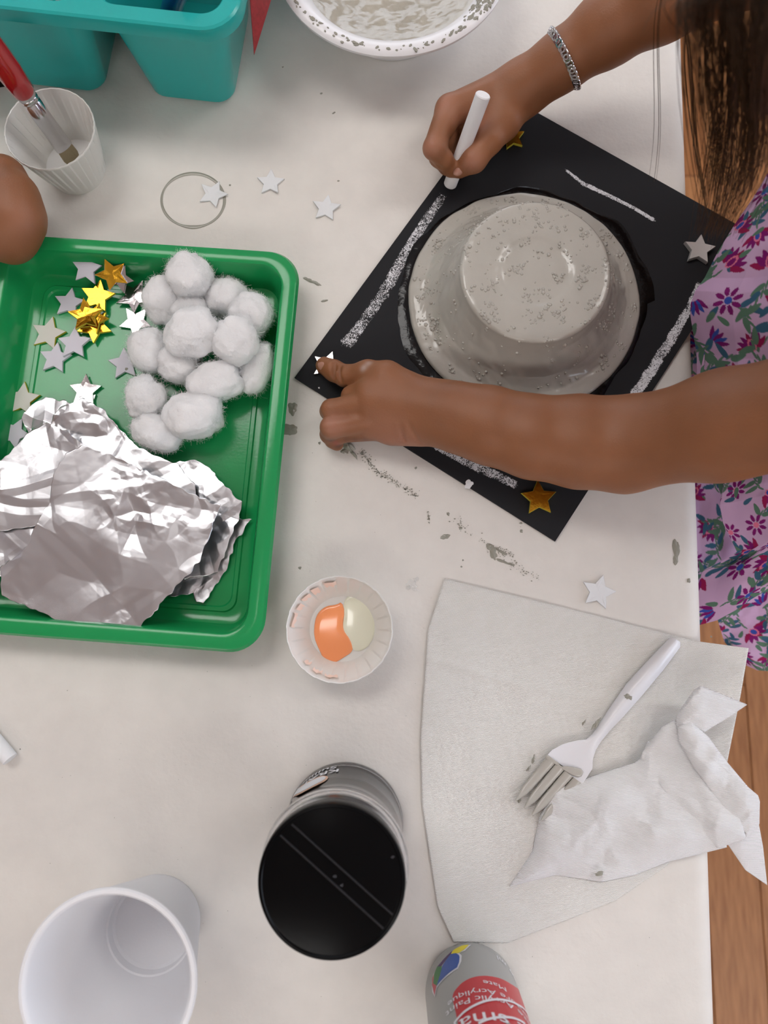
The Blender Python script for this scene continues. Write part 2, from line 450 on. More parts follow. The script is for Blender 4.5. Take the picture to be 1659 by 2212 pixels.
# floorboards near the table, each a board of its own
pw = .083
bd = bpy.data.meshes.new('floorboard'); t = MB(); hw, hl = pw / 2 - .0006, .45 - .0006
lo = [[(-hw, -hl, -.01), (hw, -hl, -.01), (hw, hl, -.01), (-hw, hl, -.01)], [(-hw, -hl, -.0008), (hw, -hl, -.0008), (hw, hl, -.0008), (-hw, hl, -.0008)],
      [(-hw + .0008, -hl + .0008, 0), (hw - .0008, -hl + .0008, 0), (hw - .0008, hl - .0008, 0), (-hw + .0008, hl - .0008, 0)]]
t.loops(lo, True, True); bd.from_pydata(t.v, [], t.f); bd.update()
wood_t = []
for k, (c1, c2) in enumerate(((srgb(172, 118, 72), srgb(146, 95, 54)), (srgb(164, 108, 62), srgb(138, 86, 46)), (srgb(180, 124, 76), srgb(152, 100, 58)))):
    wood_t.append(mat('board_wood_%d' % k, c1, .38, col2=c2, vscale=22, scale3=(7, .7, 1), bump=.0002, bscale=80))
bds = []
for wm in wood_t:
    m2 = bd.copy(); m2.materials.append(wm); bds.append(m2)
for i in range(11):
    for j in range(-1, 2):
        o = bpy.data.objects.new('floorboard', bds[(i * 2 + j * 5 + i * i) % 3]); C.objects.link(o); o.parent = floor
        o.location = (.12 + i * pw, j * .9 + (.31 * i) % .9 - .3, FLOOR)
b = MB(); b.box((0, 0, CEIL + .05), (6.4, 6.4, .1)); struct(b.build('ceiling', M['ceiling']))
for nm, c, d in (('wall_left', (-3.25, 0, .6), (.1, 6.4, 2.8)), ('wall_back', (0, 3.25, .6), (6.6, .1, 2.8)), ('wall_front', (0, -3.25, .6), (6.6, .1, 2.8))):
    b = MB(); b.box(c, d); struct(b.build(nm, M['wall']))
b = MB()
b.box((3.25, 0, -.3), (.1, 6.4, .9)); b.box((3.25, 0, 1.75), (.1, 6.4, .5)); b.box((3.25, -2.6, .8), (.1, 1.4, 1.6)); b.box((3.25, 2.4, .8), (.1, 1.8, 1.6))
struct(b.build('wall_right', M['wall']))
win = struct(empty('window_1', (3.2, -.2, .15)))
b = MB(); b.box((3.24, -.2, .825), (.01, 3.38, 1.33)); b.build('pane', M['window_light'], win)
b = MB()
for yy in (-1.88, -1.05, -.2, .65, 1.48): b.box((3.2, yy, .83), (.06, .05, 1.36))
for zz in (.17, .83, 1.48): b.box((3.2, -.2, zz), (.06, 3.4, .05))
b.build('window_frame', M['frame'], win)

win = struct(empty('window_2', (-.9, 3.2, .15)))
b = MB(); b.box((-.9, 3.19, .85), (3.4, .01, 1.5)); b.build('pane', mat('window_shaded_daylight', (1, 1, 1, 1), .5, emit=((.8, .88, 1.0, 1), WINDOW_W * .45)), win)
b = MB()
for xx in (-2.6, -1.75, -.9, -.05, .8): b.box((xx, 3.17, .85), (.05, .05, 1.56))
for zz in (.08, .85, 1.62): b.box((-.9, 3.17, zz), (3.45, .05, .05))
b.build('window_frame', M['frame'], win)

k = 0
for (x, y, w, h) in ((-.75, .95, 1.2, .6), (-.75, -1.9, 1.2, .6), (1.55, .95, 1.2, .6), (1.55, -1.9, 1.2, .6), (-.26, .02, .24, .07)):
    L = empty('ceiling_light', (x, y, CEIL - .04), 0, ['long ceiling light panel over the back left of the room', 'ceiling light panel over the front left of the room',
        'ceiling light panel over the back right of the room', 'ceiling light panel over the front right of the room', 'small ceiling light right above the table'][k], 'light', 'ceiling lights'); k += 1
    b = MB(); b.loops([rrect(x, y, w + .06, h + .06, .01, CEIL), rrect(x, y, w + .06, h + .06, .01, CEIL - .05), rrect(x, y, w, h, .01, CEIL - .05), rrect(x, y, w, h, .01, CEIL - .03)])
    b.build('frame', M['frame'], L)
    b = MB(); b.box((x, y, CEIL - .035), (w, h, .01)); b.build('diffuser', M['panel_light'], L)

# ================================================================== TABLE + PAPER
e0, e1 = Vector((.2178, .4306)), Vector((.1962, -.2373))
ev = (e0 - e1).normalized(); en = Vector((ev.y, -ev.x))      # along the edge, outward
def tp(s, o):          # point s along the edge, o inward from it
    q = e1 + ev * s - en * o; return (q.x, q.y)
tab = empty('craft_table', tp(.3, .5) + (FLOOR,), 0, 'long rectangular classroom table hidden under the white paper covering', 'table')
b = MB(); pl = [tp(-.6, .009), tp(1.25, .009), tp(1.25, 1.0), tp(-.6, 1.0)]; b.prism(pl[::-1], -.03, -.0012); b.build('table_top', M['table_top'], tab)
for s, o in ((-.5, .1), (1.15, .1), (-.5, .9), (1.15, .9)):
    q = tp(s, o); b = MB(); b.tube([(q[0], q[1], -.03), (q[0], q[1], FLOOR)], .018, 12); b.build('leg', M['dark_metal'], tab, 30)
# paper: a sheet that bends over the right edge
prof = [(1.04, -.12), (1.03, -.06), (1.015, -.006), (1.0, 0), (.6, 0), (.3, 0), (.1, 0), (.03, 0), (.0125, 0), (.0095, -.0003), (.0065, -.0011), (.0038, -.0025), (.0016, -.0044), (.0002, -.0068), (-.0006, -.0095), (-.001, -.013), (-.002, -.03), (-.004, -.08), (-.003, -.13)]
ss = np.linspace(-.62, 1.27, 150); vs = []
for i, s in enumerate(ss):
    for o, z in prof:
        wob = (.0015 * vnoise(s * 9, o * 9, 0, 3) * (1 if z < -.02 else 0)); q = tp(s, o + wob); vs.append((q[0], q[1], z))
n = len(prof); fs = [(i * n + j, (i + 1) * n + j, (i + 1) * n + j + 1, i * n + j + 1) for i in range(len(ss) - 1) for j in range(n - 1)]
paper = mesh_obj('paper_table_cover', vs, fs, M['paper'], None, True)
tag(paper, 'white paper table covering spotted with grey paint, draped over the table edge', 'paper')

def blob(px, py, rx, ry, ang=0, h=.0004, seed=0, nm='paint_spot', mt=None, parent=None, z0=0.0, rough=.3, n=26):
    c = P(px, py, z0); sx = 1 / (3284.0 - 0)
    vs = []; rings = 4
    for k in range(rings):
        f = 1 - k / rings
        for j in range(n):
            a = 2 * math.pi * j / n
            r = 1 + rough * float(fbm(math.cos(a) * 1.6 + seed * 3.1, math.sin(a) * 1.6, 0, seed, 3))
            x = rx * f * r * math.cos(a) * sx; y = ry * f * r * math.sin(a) * sx
            ca, sa = math.cos(ang), math.sin(ang)
            vs.append((c.x + x * ca - y * sa, c.y + x * sa + y * ca, z0 + .00012 + h * (1 - f * f) * (1 + .4 * math.sin(seed + 7 * j))))
    fs = [(k * n + j, k * n + (j + 1) % n, (k + 1) * n + (j + 1) % n, (k + 1) * n + j) for k in range(rings - 1) for j in range(n)]
    fs.append(tuple((rings - 1) * n + j for j in range(n)))
    o = mesh_obj(nm, vs, fs, mt or M['grey_drip'], parent if parent is not None else paper, True); return o
def ring(px, py, rx, ry, w, mt, parent, nm, z0=0, h=.0006, seed=1):
    vs = []; n = 90
    for j in range(n):
        a = 2 * math.pi * j / n; ww = w * (1 + .35 * float(vnoise(math.cos(a) * 2 + 5, math.sin(a) * 2, 0, seed)))
        for q, zz in ((-.5, .0001), (0, h), (.5, .0001)):
            c = P(px + (rx + q * ww) * math.cos(a), py - (ry + q * ww) * math.sin(a), z0); vs.append((c.x, c.y, z0 + zz))
    fs = [(j * 3 + k, j * 3 + k + 1, ((j + 1) % n) * 3 + k + 1, ((j + 1) % n) * 3 + k) for j in range(n) for k in range(2)]
    return mesh_obj(nm, vs, fs, mt, parent, True)
ring(417, 433, 68, 58, 6, M['grey_drip'], paper, 'paint_ring')
for i, a in enumerate([(633, 883, 11, 14), (628, 928, 15, 13), (665, 604, 14, 4, -.5), (683, 612, 11, 4, -.5), (701, 650, 8, 2.5, .2), (962, 1160, 9, 5, .3), (968, 1110, 4, 4), (995, 1141, 4, 3),
        (1461, 1185, 7, 22, .05), (1460, 1210, 6, 10), (1487, 1254, 4, 5), (898, 1011, 3, 3), (648, 1227, 3.5, 3.5), (1000, 1210, 2, 2), (997, 1224, 2, 2), (723, 243, 2, 2), (611, 145, 2, 2),
        (694, 202, 3.5, 2.5, .4), (720, 245, 3, 2, .4), (731, 391, 3, 2), (1126, 1147, 3, 4), (1125, 1130, 4, 2), (1357, 366, 8, 4), (1434, 445, 6, 5), (497, 400, 2.5, 2.5), (1065, 1195, 8, 16, .2), (1055, 1180, 6, 7),
        (1083, 1212, 14, 3, -.3), (1100, 1218, 12, 2, -.2), (1082, 1192, 14, 2.5, -.5), (744, 975, 9, 6), (690, 957, 3, 3), (1536, 1375, 2, 2), (1296, 1884, 3, 3), (44, 1618, 1.5, 1.5)]):
    blob(*a[:4], a[4] if len(a) > 4 else 0, seed=i, h=.0005 if a[2] > 7 else .0003)
# finely broken drag marks: tiny crumbs of dry paint
b = MB()
def crumbs(path, w, n, smin_=.4, smax_=1.6):
    for _ in range(n):
        t = rnd.random() * (len(path) - 1); i = int(t); f = t - i
        x = path[i][0] * (1 - f) + path[i + 1][0] * f + rnd.gauss(0, w); y = path[i][1] * (1 - f) + path[i + 1][1] * f + rnd.gauss(0, w)
        c = P(x, y); s = rnd.uniform(smin_, smax_) / 3300; a = rnd.random() * 3
        b.prism([(c.x + s * math.cos(a + q) * (1.6 if q in (0, math.pi) else .7), c.y + s * math.sin(a + q)) for q in (0, 1.57, math.pi, 4.71)], .0001, .0004)
crumbs([(780, 975), (810, 1015), (850, 1040), (900, 1070)], 4, 260); crumbs([(925, 1105), (927, 1130)], 1.5, 25)
crumbs([(975, 1120), (1010, 1145), (1060, 1180), (1110, 1220), (1160, 1250)], 6, 110); crumbs([(1060, 1180), (1110, 1200)], 3, 50); crumbs([(1100, 1218), (1112, 1222)], 3, 20)
for _ in range(170):
    crumbs([(rnd.uniform(20, 1500), rnd.uniform(100, 2200)), (rnd.uniform(20, 1500), rnd.uniform(1200, 2200))], 1, 1, .25, .8)
tag(b.build('paint_crumbs', M['grey_drip'], paper), None, None, None, 'stuff')
# clear glue splash
for i, (x, y, r) in enumerate([(889, 1262, 13), (899, 1252, 6), (882, 1270, 6), (896, 1274, 5)]): blob(x, y, r, r * .8, .3, .0016, 40 + i, 'glue_splash', M['paint_glue'])
# wet smear under the left hand's little finger
o = blob(752, 962, 20, 10, -.9, .0025, 61, 'wet_paint_smear'); blob(762, 978, 16, 4, -1.0, .0012, 62, 'wet_paint_smear'); blob(745, 948, 9, 12, .4, .0030, 64, 'white_paint_smear', M['star_table'])

# ================================================================== TRAY
TR = math.radians(-4.3); tcx, tcy = -.170, .1195
tray = empty('craft_tray', (tcx, tcy, 0), TR, 'shallow green plastic tray holding stars, cotton balls and foil', 'tray')
TW, TH = .203, .262
b = MB(); L = lambda dw, z, r: rrect(0, 0, TW - 2 * dw, TH - 2 * dw, r, z, 0, 10)
b.loops([L(.0, .0225, .021), L(-.0006, .0255, .0215), L(.0008, .0282, .021), L(.003, .029, .02), L(.0085, .029, .017), L(.010, .0284, .0155), L(.0108, .0268, .015),
         L(.0145, .008, .0125), L(.0158, .0045, .012), L(.019, .0030, .011), L(.023, .003, .009), L(.0238, .0040, .0085), L(.0262, .0040, .008), L(.027, .0030, .008)], cap1=True)
b.loops([L(.0, .0225, .021), L(.0015, .0228, .020), L(.0022, .0268, .0195), L(.009, .0268, .0165), L(.0095, .026, .0165), L(.0130, .008, .0135), L(.0145, .0022, .013), L(.019, .0006, .012)], cap1=True)
tb = b.build('tray_body', M['green'], tray, 25, local=True)
# raised oval ridges moulded in the tray wall
TZ = .0032

# ================================================================== STARS
def star_poly(r, ri=.46, rot=0): return [(r * (1 if k % 2 == 0 else ri) * math.cos(rot + math.pi / 2 + k * math.pi / 5), r * (1 if k % 2 == 0 else ri) * math.sin(rot + math.pi / 2 + k * math.pi / 5)) for k in range(10)]
def star(px, py, rpx, pyang, mt, z, label, group, th=.0018, edge=None, tilt=(0, 0), curl=0, seed=0):
    """pyang: pixel direction of one arm, degrees clockwise from up"""
    c = P(px, py, z); r = rpx / 3300.0
    b = MB(); r *= 1.06; pl = star_poly(r, .50)
    # subdivided top so that the star can curl slightly
    n = 10; rings = []
    for f, zz in ((1, 0), (1, th * .8), (.97, th), (.5, th), (.06, th)):
        rings.append([(x * f, y * f, zz + curl * (f * (x * math.cos(seed) + y * math.sin(seed)) / r)**2) for x, y in pl])
    b.loops(rings, True, True)
    o = b.build('star_sticker', mt); me = o.data
    if edge:
        me.materials.append(edge)
        for p in me.polygons:
            if abs(p.normal.z) < .5: p.material_index = 1
    o.location = c; o.rotation_euler = (math.radians(tilt[0]), math.radians(tilt[1]), -math.radians(pyang))
    tag(o, label, 'star', group); return o
g = 'star stickers in the green tray'
z0 = TZ + .0001
star(188, 579, 36, 12, M['star_white'], z0 + .0125, 'lilac-white star at the top of the tray, beside a crumpled gold one', g, seed=1, tilt=(26, 0))
star(212, 641, 38, 8, M['gold'], z0 + .0040, 'shiny gold star below the white star at top, lying over others', g, edge=M['gold_edge'], tilt=(2, 4), seed=2)
star(243, 594, 35, -28, M['gold'], z0 + .0145, 'crumpled half gold half silver star, topmost gold in the tray', g, edge=M['silver'], tilt=(22, 8), curl=.003, seed=3)
star(262, 602, 30, 100, M['silver'], z0 + .0115, 'silver star peeking out under the topmost gold star', g, seed=3, tilt=(0, 24))
star(151, 656, 35, 8, M['star_white'], z0, 'white star left of the gold cluster with a nicked upper arm', g, seed=4)
star(187, 684, 38, -8, M['gold'], z0 + .0062, 'dark gold crumpled star at the left of the gold cluster', g, edge=M['gold_edge'], tilt=(-3, 5), curl=.003, seed=5)
star(206, 706, 39, 36, M['gold'], z0 + .0020, 'gold star underneath the dark crumpled one, pointing down', g, edge=M['gold_edge'], seed=6)
star(203, 690, 36, 20, M['gold'], z0 + .0042, 'gold star in the middle of the stacked gold cluster', g, edge=M['gold_edge'], curl=.001, tilt=(3, -3), seed=7)
star(106, 722, 39, 12, M['star_cream'], z0, 'cream white star with a yellow edge, far left of three', g, edge=M['gold_edge'], seed=8)
star(162, 743, 37, 0, M['star_white'], z0 + .0021, 'white star overlapping two others, right one of the lower trio', g, seed=9)
star(121, 775, 36, 6, M['star_white'], z0 + .0004, 'white star at the bottom of the lower left trio', g, seed=10)
star(291, 643, 40, 30, M['silver'], z0 + .001, 'silver star half hidden by the upper left cotton ball', g, curl=.002, seed=11)
star(295, 697, 37, 180, M['silver'], z0 + .0002, 'silver star pointing down beneath the cotton fluff', g, curl=.001, seed=12)
sd = star(271, 787, 37, -6, M['star_white'], z0, 'white star with one dark speck beside the cotton balls', g, seed=13)
blob(273, 797, 4, 3, .3, .0003, 13, 'dark_speck', M['grey_drip'], sd, z0 + .0018)
star(186, 845, 36, 2, M['silver'], z0 + .0006, 'dark mirror silver star just above the foil pile', g, curl=.001, seed=14)
star(188, 876, 30, 40, M['silver'], z0 - .0001, 'pinkish silver star tucked half under the foil pile', g, seed=14)
star(50, 864, 39, 4, M['star_cream'], z0, 'cream star with a yellow edge beside the upper foil', g, edge=M['gold_edge'], seed=15)
star(33, 937, 36, 25, M['star_white'], z0, 'white star at the far left beside the foil pile', g, seed=16)
g = 'white stars lying on the paper'
star(461, 421, 34, 94, M['star_table'], .0001, 'white star lying across the grey paint ring', g, .0010, curl=.0018, seed=20)
star(585, 396, 32, 2, M['star_table'], .0001, 'middle white star between paint ring and the third star', g, .0012, curl=.0012, seed=21)
star(705, 451, 33, 8, M['star_table'], .0001, 'white star on the paper nearest the black card', g, .0012, curl=.0016, seed=22)
star(1292, 1279, 36, 160, M['star_table'], .0001, 'white star above the paper towel at the right', g, .0012, curl=.0018, seed=23)

# ================================================================== COTTON BALLS
def cotton(px, py, rx, ry, z, seed, label, ang=0, h=None):
    c = P(px, py, z); s = 3284 / (1 - z / CAMH) * .985; ax, ay = rx / s, ry / s; az = h or min(ax, ay) * .88
    bm = bmesh.new(); bmesh.ops.create_icosphere(bm, subdivisions=5, radius=1)
    co = np.array([v.co[:] for v in bm.verts]); fs = [tuple(v.index for v in f.verts) for f in bm.faces]; bm.free()
    d = 1 + .15 * fbm(co[:, 0] * 1.3 + seed * 7, co[:, 1] * 1.3, co[:, 2] * 1.3, seed, 4) + .035 * np.abs(fbm(co[:, 0] * 5 + seed, co[:, 1] * 5, co[:, 2] * 5, seed + 4, 3)) \
        - .05 * np.exp(-((co[:, 0] * math.cos(seed) + co[:, 1] * math.sin(seed) - .2 + .2 * vnoise(co[:, 0] * 2, co[:, 1] * 2, 0, seed)) / .07)**2)
    pw = np.sign(co) * np.abs(co)**.92
    v = pw * d[:, None] * np.array([ax, ay, az]); ca, sa = math.cos(ang), math.sin(ang)
    v = np.stack([v[:, 0] * ca - v[:, 1] * sa, v[:, 0] * sa + v[:, 1] * ca, v[:, 2]], 1)
    o = mesh_obj('cotton_ball', v, fs, M['cotton'], None, True); o.location = c
    tag(o, label, 'cotton ball', 'cotton balls in the tray')
    # stray fibres
    rg = np.random.RandomState(seed + 100); n = 2200; V = []; F_ = []
    idx = rg.randint(0, len(v), n)
    for q in range(n):
        p = v[idx[q]]; nr = p / (np.linalg.norm(p) + 1e-9); tn = np.cross(nr, rg.randn(3)); tn /= np.linalg.norm(tn)
        ln = rg.uniform(.002, .0055) * (1.9 if rg.rand() < .06 else 1); cur = rg.randn(3) * .5; w = .00005
        sd_ = np.cross(tn, nr); base = len(V)
        for k in range(4):
            t = k / 3; pt = p * .995 + tn * ln * t + nr * (.0010 * math.sin(t * 3) * rg.rand() + .0005 * rg.rand() + ln * .25 * t * (rg.rand() < .5)) + cur * .0006 * t * t
            V += [pt - sd_ * w, pt + sd_ * w]
            if k: F_.append((base + 2 * k - 2, base + 2 * k - 1, base + 2 * k + 1, base + 2 * k))
    f = mesh_obj('loose_fibres', V, F_, M['cotton_fibre'], o, True, local=True); f['kind'] = 'stuff'
    return o
B_ = [(409, 598, 51, 52, .024, 1, 'topmost round cotton ball, nearest the tray rim', .3),
      (350, 650, 40, 52, .018, 2, 'cotton ball at the upper left covering the silver stars', -.1),
      (490, 643, 47, 42, .016, 3, 'smaller round cotton ball right of the topmost one', .2),
      (541, 680, 50, 46, .020, 4, 'cotton ball at the upper right against the tray wall', -.5),
      (408, 672, 46, 34, .016, 5, 'cotton ball buried between four others in the upper middle', .1),
      (418, 720, 60, 52, .032, 6, 'large cotton ball lying on top in the centre of the heap', .6),
      (510, 738, 48, 52, .031, 7, 'squarish cotton ball on top, right of the centre one', .1),
      (322, 758, 42, 50, .018, 8, 'cotton ball at the left edge beside the speckled white star', .2),
      (388, 786, 47, 44, .017, 9, 'cotton ball below the centre one', -.2),
      (554, 795, 34, 55, .018, 10, 'cotton ball squeezed along the right tray wall', -.3),
      (464, 826, 60, 46, .022, 11, 'broad cotton ball with loose wisps at its lower right', .35),
      (314, 858, 42, 47, .018, 12, 'cotton ball standing alone at the lower left of the heap', .1),
      (419, 898, 66, 52, .022, 13, 'large oval cotton ball in the lower row', .1),
      (340, 934, 54, 38, .018, 14, 'lowest cotton ball, touching the foil pile', -.3)]
for a in B_: cotton(*a[:7], ang=a[7])

# ================================================================== FOIL
def foil(name, top, right, bottom, left, z, amp, seed, label, nu=200, nv=200, tilt=(0, 0), lift=None, sc1=1.0, dir_=None):
    A = coons(top, right, bottom, left, nu, nv); Z = np.full(A.shape[:2] + (1,), z)
    W = px2w(np.concatenate([A, Z], 2)); x, y = W[..., 0], W[..., 1]
    # ragged torn rim
    u = np.linspace(0, 1, nu)[None, :]; v = np.linspace(0, 1, nv)[:, None]
    env = np.clip(.35 + .9 * vnoise(x * 30, y * 30, 7, seed + 8), .08, 1)
    h = amp * (.42 * facet(x * 15 * sc1, y * 15 * sc1, seed) + .36 * facet(x * 36 * sc1 + 3, y * 36 * sc1, seed + 1) + env * (.22 * facet(x * 80, y * 80 + 2, seed + 2) + .07 * facet(x * 190, y * 190 + 2, seed + 3)))
    rg = np.random.RandomState(seed)
    cx, cy = x.mean(), y.mean()
    for _ in range(7):          # long pressed folds
        a = rg.uniform(0, math.pi); c0 = rg.uniform(-.05, .05)
        d = (x - cx) * math.cos(a) + (y - cy) * math.sin(a) - c0 + .003 * vnoise(x * 30, y * 30, 0, seed + 9)
        h += amp * rg.uniform(-.16, .2) * np.maximum(0, 1 - np.abs(d) / rg.uniform(.003, .012))
    h += tilt[0] * (x - cx) + tilt[1] * (y - cy)
    if lift is not None: h += lift(u, v)
    W[..., 2] = np.maximum(W[..., 2] + h, .0042)
    jx = .0012 * vnoise(x * 260, y * 260, 0, seed + 5); e = np.exp(-np.minimum(np.minimum(u, 1 - u), np.minimum(v, 1 - v)) / .01)
    W[..., 0] += jx * e; W[..., 1] += .0012 * vnoise(x * 260, y * 260, 5, seed + 6) * e
    V = W.reshape(-1, 3); Fq = grid_faces(nu, nv)
    o = fast_mesh('foil_sheet', V, Fq, M['foil'])
    md = o.modifiers.new('thick', 'SOLIDIFY'); md.thickness = .00008; md.offset = 0
    return tag(o, label, 'foil', 'crumpled foil sheets stacked in the tray')
foil('a', [(45, 905), (60, 878), (95, 855), (150, 870)], [(150, 870), (170, 920), (190, 1000)], [(10, 1060), (60, 1040), (190, 1000)], [(45, 905), (60, 940), (40, 985), (10, 1060)], .009, .0045, 11,
     'dark wrinkled foil end curling up behind the pile', sc1=2.2)
foil('b', [(130, 880), (180, 862), (215, 880), (300, 968), (385, 1003)], [(385, 1003), (420, 1050), (440, 1150)], [(60, 1100), (250, 1180), (440, 1150)], [(130, 880), (90, 940), (60, 1100)], .015, .004, 23,
     'foil sheet with a pointed top, second from the back')
foil('c', [(360, 1010), (390, 994), (420, 992), (455, 1012), (500, 1062), (524, 1086)], [(524, 1086), (520, 1112), (500, 1160), (470, 1235)], [(330, 1230), (400, 1250), (470, 1235)], [(360, 1010), (340, 1100), (330, 1230)], .012, .0032, 31,
     'foil sheet whose rounded flap points to the right tray wall')
foil('d', [(400, 1100), (470, 1120), (543, 1120)], [(543, 1120), (505, 1175), (490, 1225), (440, 1302)], [(330, 1255), (365, 1290), (418, 1283), (425, 1300), (440, 1302)], [(400, 1100), (360, 1180), (330, 1255)], .007, .0032, 41,
     'lowest foil sheet showing a sharp corner and torn fringe')
foil('e', [(-40, 1020), (10, 990), (60, 940), (105, 912), (150, 935), (200, 975)], [(200, 975), (260, 1030), (300, 1100)], [(-45, 1150), (60, 1140), (300, 1100)], [(-40, 1020), (-50, 1080), (-45, 1150)], .022, .004, 53,
     'foil sheet at the left with a blue glint')
foil('f', [(125, 1020), (150, 985), (185, 965), (250, 985), (380, 1050), (478, 1095)], [(478, 1095), (452, 1160), (435, 1210), (360, 1292), (300, 1358)], [(0, 1284), (60, 1312), (110, 1335), (150, 1358), (215, 1367), (300, 1358)],
     [(125, 1020), (112, 1080), (60, 1180), (0, 1230), (0, 1284)], .027, .0036, 67, 'largest top foil sheet with a smooth rounded lower edge', nu=300, nv=300, tilt=(0, .05))
foil('g', [(-60, 1190), (-20, 1100), (50, 1080), (130, 1065)], [(130, 1065), (110, 1130), (60, 1230)], [(-80, 1260), (-20, 1250), (60, 1230)], [(-60, 1190), (-75, 1220), (-80, 1260)], .020, .0035, 83,
     'foil sheet cut off at the left edge below the blue glint')

# ================================================================== BLACK CARD WITH BOWL
A0, A1, A2 = Vector((-.0649, .1653)), Vector((.1088, .0529)), Vector((.2383, .2795)); A3 = A0 + (A2 - A1)
A0, A1, A2, A3 = [Vector((P(*q_).x, P(*q_).y)) for q_ in ((637, 818), (1198, 1170), (1625, 509), (1085, 206))]
nrm = (A1 - A0).normalized(); mid = (A0 + A2) / 2
card = empty('black_card', (mid.x, mid.y, .0003), 0, 'square black card under the grey bowl, with chalk lines drawn on it', 'card')
b = MB(); ins = []
CT = .0022
nu = 2
b.prism([tuple(A0), tuple(A1), tuple(A2), tuple(A3)], .0004, CT); cb = b.build('card_board', M['black_card'], card)
def chalk_line(pts, w, nm='chalk_line', seed=0, dens=0.0):
    q = resample(pts, 90); vs = []; col = []; m = 9
    for i in range(90):
        d = q[min(i + 1, 89)] - q[max(i - 1, 0)]; nn_ = np.array([-d[1], d[0]]) / np.linalg.norm(d); ww = np.interp(i / 89, np.linspace(0, 1, len(w)), w)
        for k in range(m):
            f = k / (m - 1) * 2 - 1; f2 = f * (1 + .18 * float(vnoise(i * .35, f * 2, 0, seed))); x, y = q[i] + nn_ * ww / 2 * f2
            p = P(x, y, CT); vs.append((p.x, p.y, CT + .00015)); c = dens + .12 * (1 - f * f) - .25 * (abs(f) > .9) - .2 * (i < 2 or i > 87); col.append((c, c, c))
    fs = [(i * m + k, i * m + k + 1, (i + 1) * m + k + 1, (i + 1) * m + k) for i in range(89) for k in range(m - 1)]
    mesh_obj(nm, vs, fs, M['chalk_dust'], card, True, np.array(col))
chalk_line([(962, 415), (925, 470), (880, 540), (830, 630), (790, 690), (742, 752)], [20, 26, 28, 30, 28, 32], seed=1, dens=.42)
chalk_line([(1220, 366), (1260, 397), (1320, 425), (1370, 450), (1416, 478)], [6, 10, 9, 8, 9], seed=2, dens=.52)
chalk_line([(1512, 610), (1492, 660), (1452, 728), (1410, 795), (1362, 866)], [16, 22, 24, 26, 24], seed=3, dens=.5)
chalk_line([(915, 945), (960, 972), (1020, 1003), (1118, 1049)], [18, 24, 24, 20], seed=4, dens=.46)
blob(1013, 1046, 10, 8, .8, .0003, 71, 'paint_fleck', M['chalk'], card, CT); blob(882, 569, 4, 6, .6, .0003, 72, 'paint_fleck', M['chalk'], card, CT)
blob(689, 838, 2, 2, 0, .0003, 73, 'paint_fleck', M['chalk'], card, CT)
# glossy glue around the bowl
bc = P(1130, 650, CT)
vs = []; n = 220
for j in range(n):
    a = 2 * math.pi * j / n
    w = .0045 + .004 * float(fbm(math.cos(a) * 2.2, math.sin(a) * 2.2, 1, 5, 4)) + .006 * math.exp(-((a - .7) / .25)**2) + .0055 * math.exp(-((a - .1) / .5)**2) + .004 * math.exp(-((a - 3.6) / .4)**2)
    for r, zz in ((.074, .0004), (.0805, .0007), (.0795 + max(w, .002) * .7, .0008), (.0795 + max(w, .002), .00006)):
        vs.append((bc.x + r * math.cos(a), bc.y + r * math.sin(a), CT + zz * (1 + .4 * float(vnoise(a * 12, r * 900, 0, 8)))))
fs = [(j * 4 + k, j * 4 + k + 1, ((j + 1) % n) * 4 + k + 1, ((j + 1) % n) * 4 + k) for j in range(n) for k in range(3)]
mesh_obj('wet_glue_ring', vs, fs, M['black_gloss'], card, True)
# upturned bowl
bowl = empty('upturned_bowl', (bc.x, bc.y, CT), 0, 'upturned bowl coated in wet grey paint, glued on the black card', 'bowl')
HB = .044
prof = [(.0, HB - .0019), (.019, HB - .0018), (.0214, HB - .0015), (.0238, HB - .0007), (.0265, HB - .0003), (.030, HB - .0003), (.036, HB - .0003), (.0430, HB), (.0462, HB - .0003), (.0476, HB - .0016), (.0484, HB - .0045),
        (.0508, .033), (.0555, .0235), (.0605, .0145), (.0655, .0090), (.0685, .0066), (.0705, .0062), (.0760, .0046), (.0785, .0036), (.0797, .0018), (.0792, .0003)]
pr = resample(prof, 120); seg = 300; ja = np.arange(seg) * 2 * np.pi / seg
R_, Z_ = pr[:, 0][:, None], pr[:, 1][:, None]; A_ = ja[None, :]
X_ = R_ * np.cos(A_); Y_ = R_ * np.sin(A_)
slope = np.clip((R_ - .046) / .004, 0, 1) * np.clip((.072 - R_) / .004, 0, 1)
streak = .0008 * slope * fbm(A_ * 5 + R_ * 14, R_ * 160 - A_ * 5, 0, 77, 3)
puff = .0004 * fbm(X_ * 70, Y_ * 70, Z_ * 60, 71, 3) + streak
rimw = 1 + np.where(R_ > .077, .006 * vnoise(np.cos(A_) * 8, np.sin(A_) * 8, 0, 3), 0)
V = np.stack([bc.x + X_ * rimw * (1 + puff * 3), bc.y + Y_ * rimw * (1 + puff * 3), CT + Z_ + puff + A_ * 0], 2).reshape(-1, 3)
i, j = np.meshgrid(np.arange(119), np.arange(seg), indexing='ij'); k = (j + 1) % seg
Q = np.stack([i * seg + j, (i + 1) * seg + j, (i + 1) * seg + k, i * seg + k], 2).reshape(-1, 4)
bo = fast_mesh('painted_bowl', V, Q, M['grey_paint'], bowl)
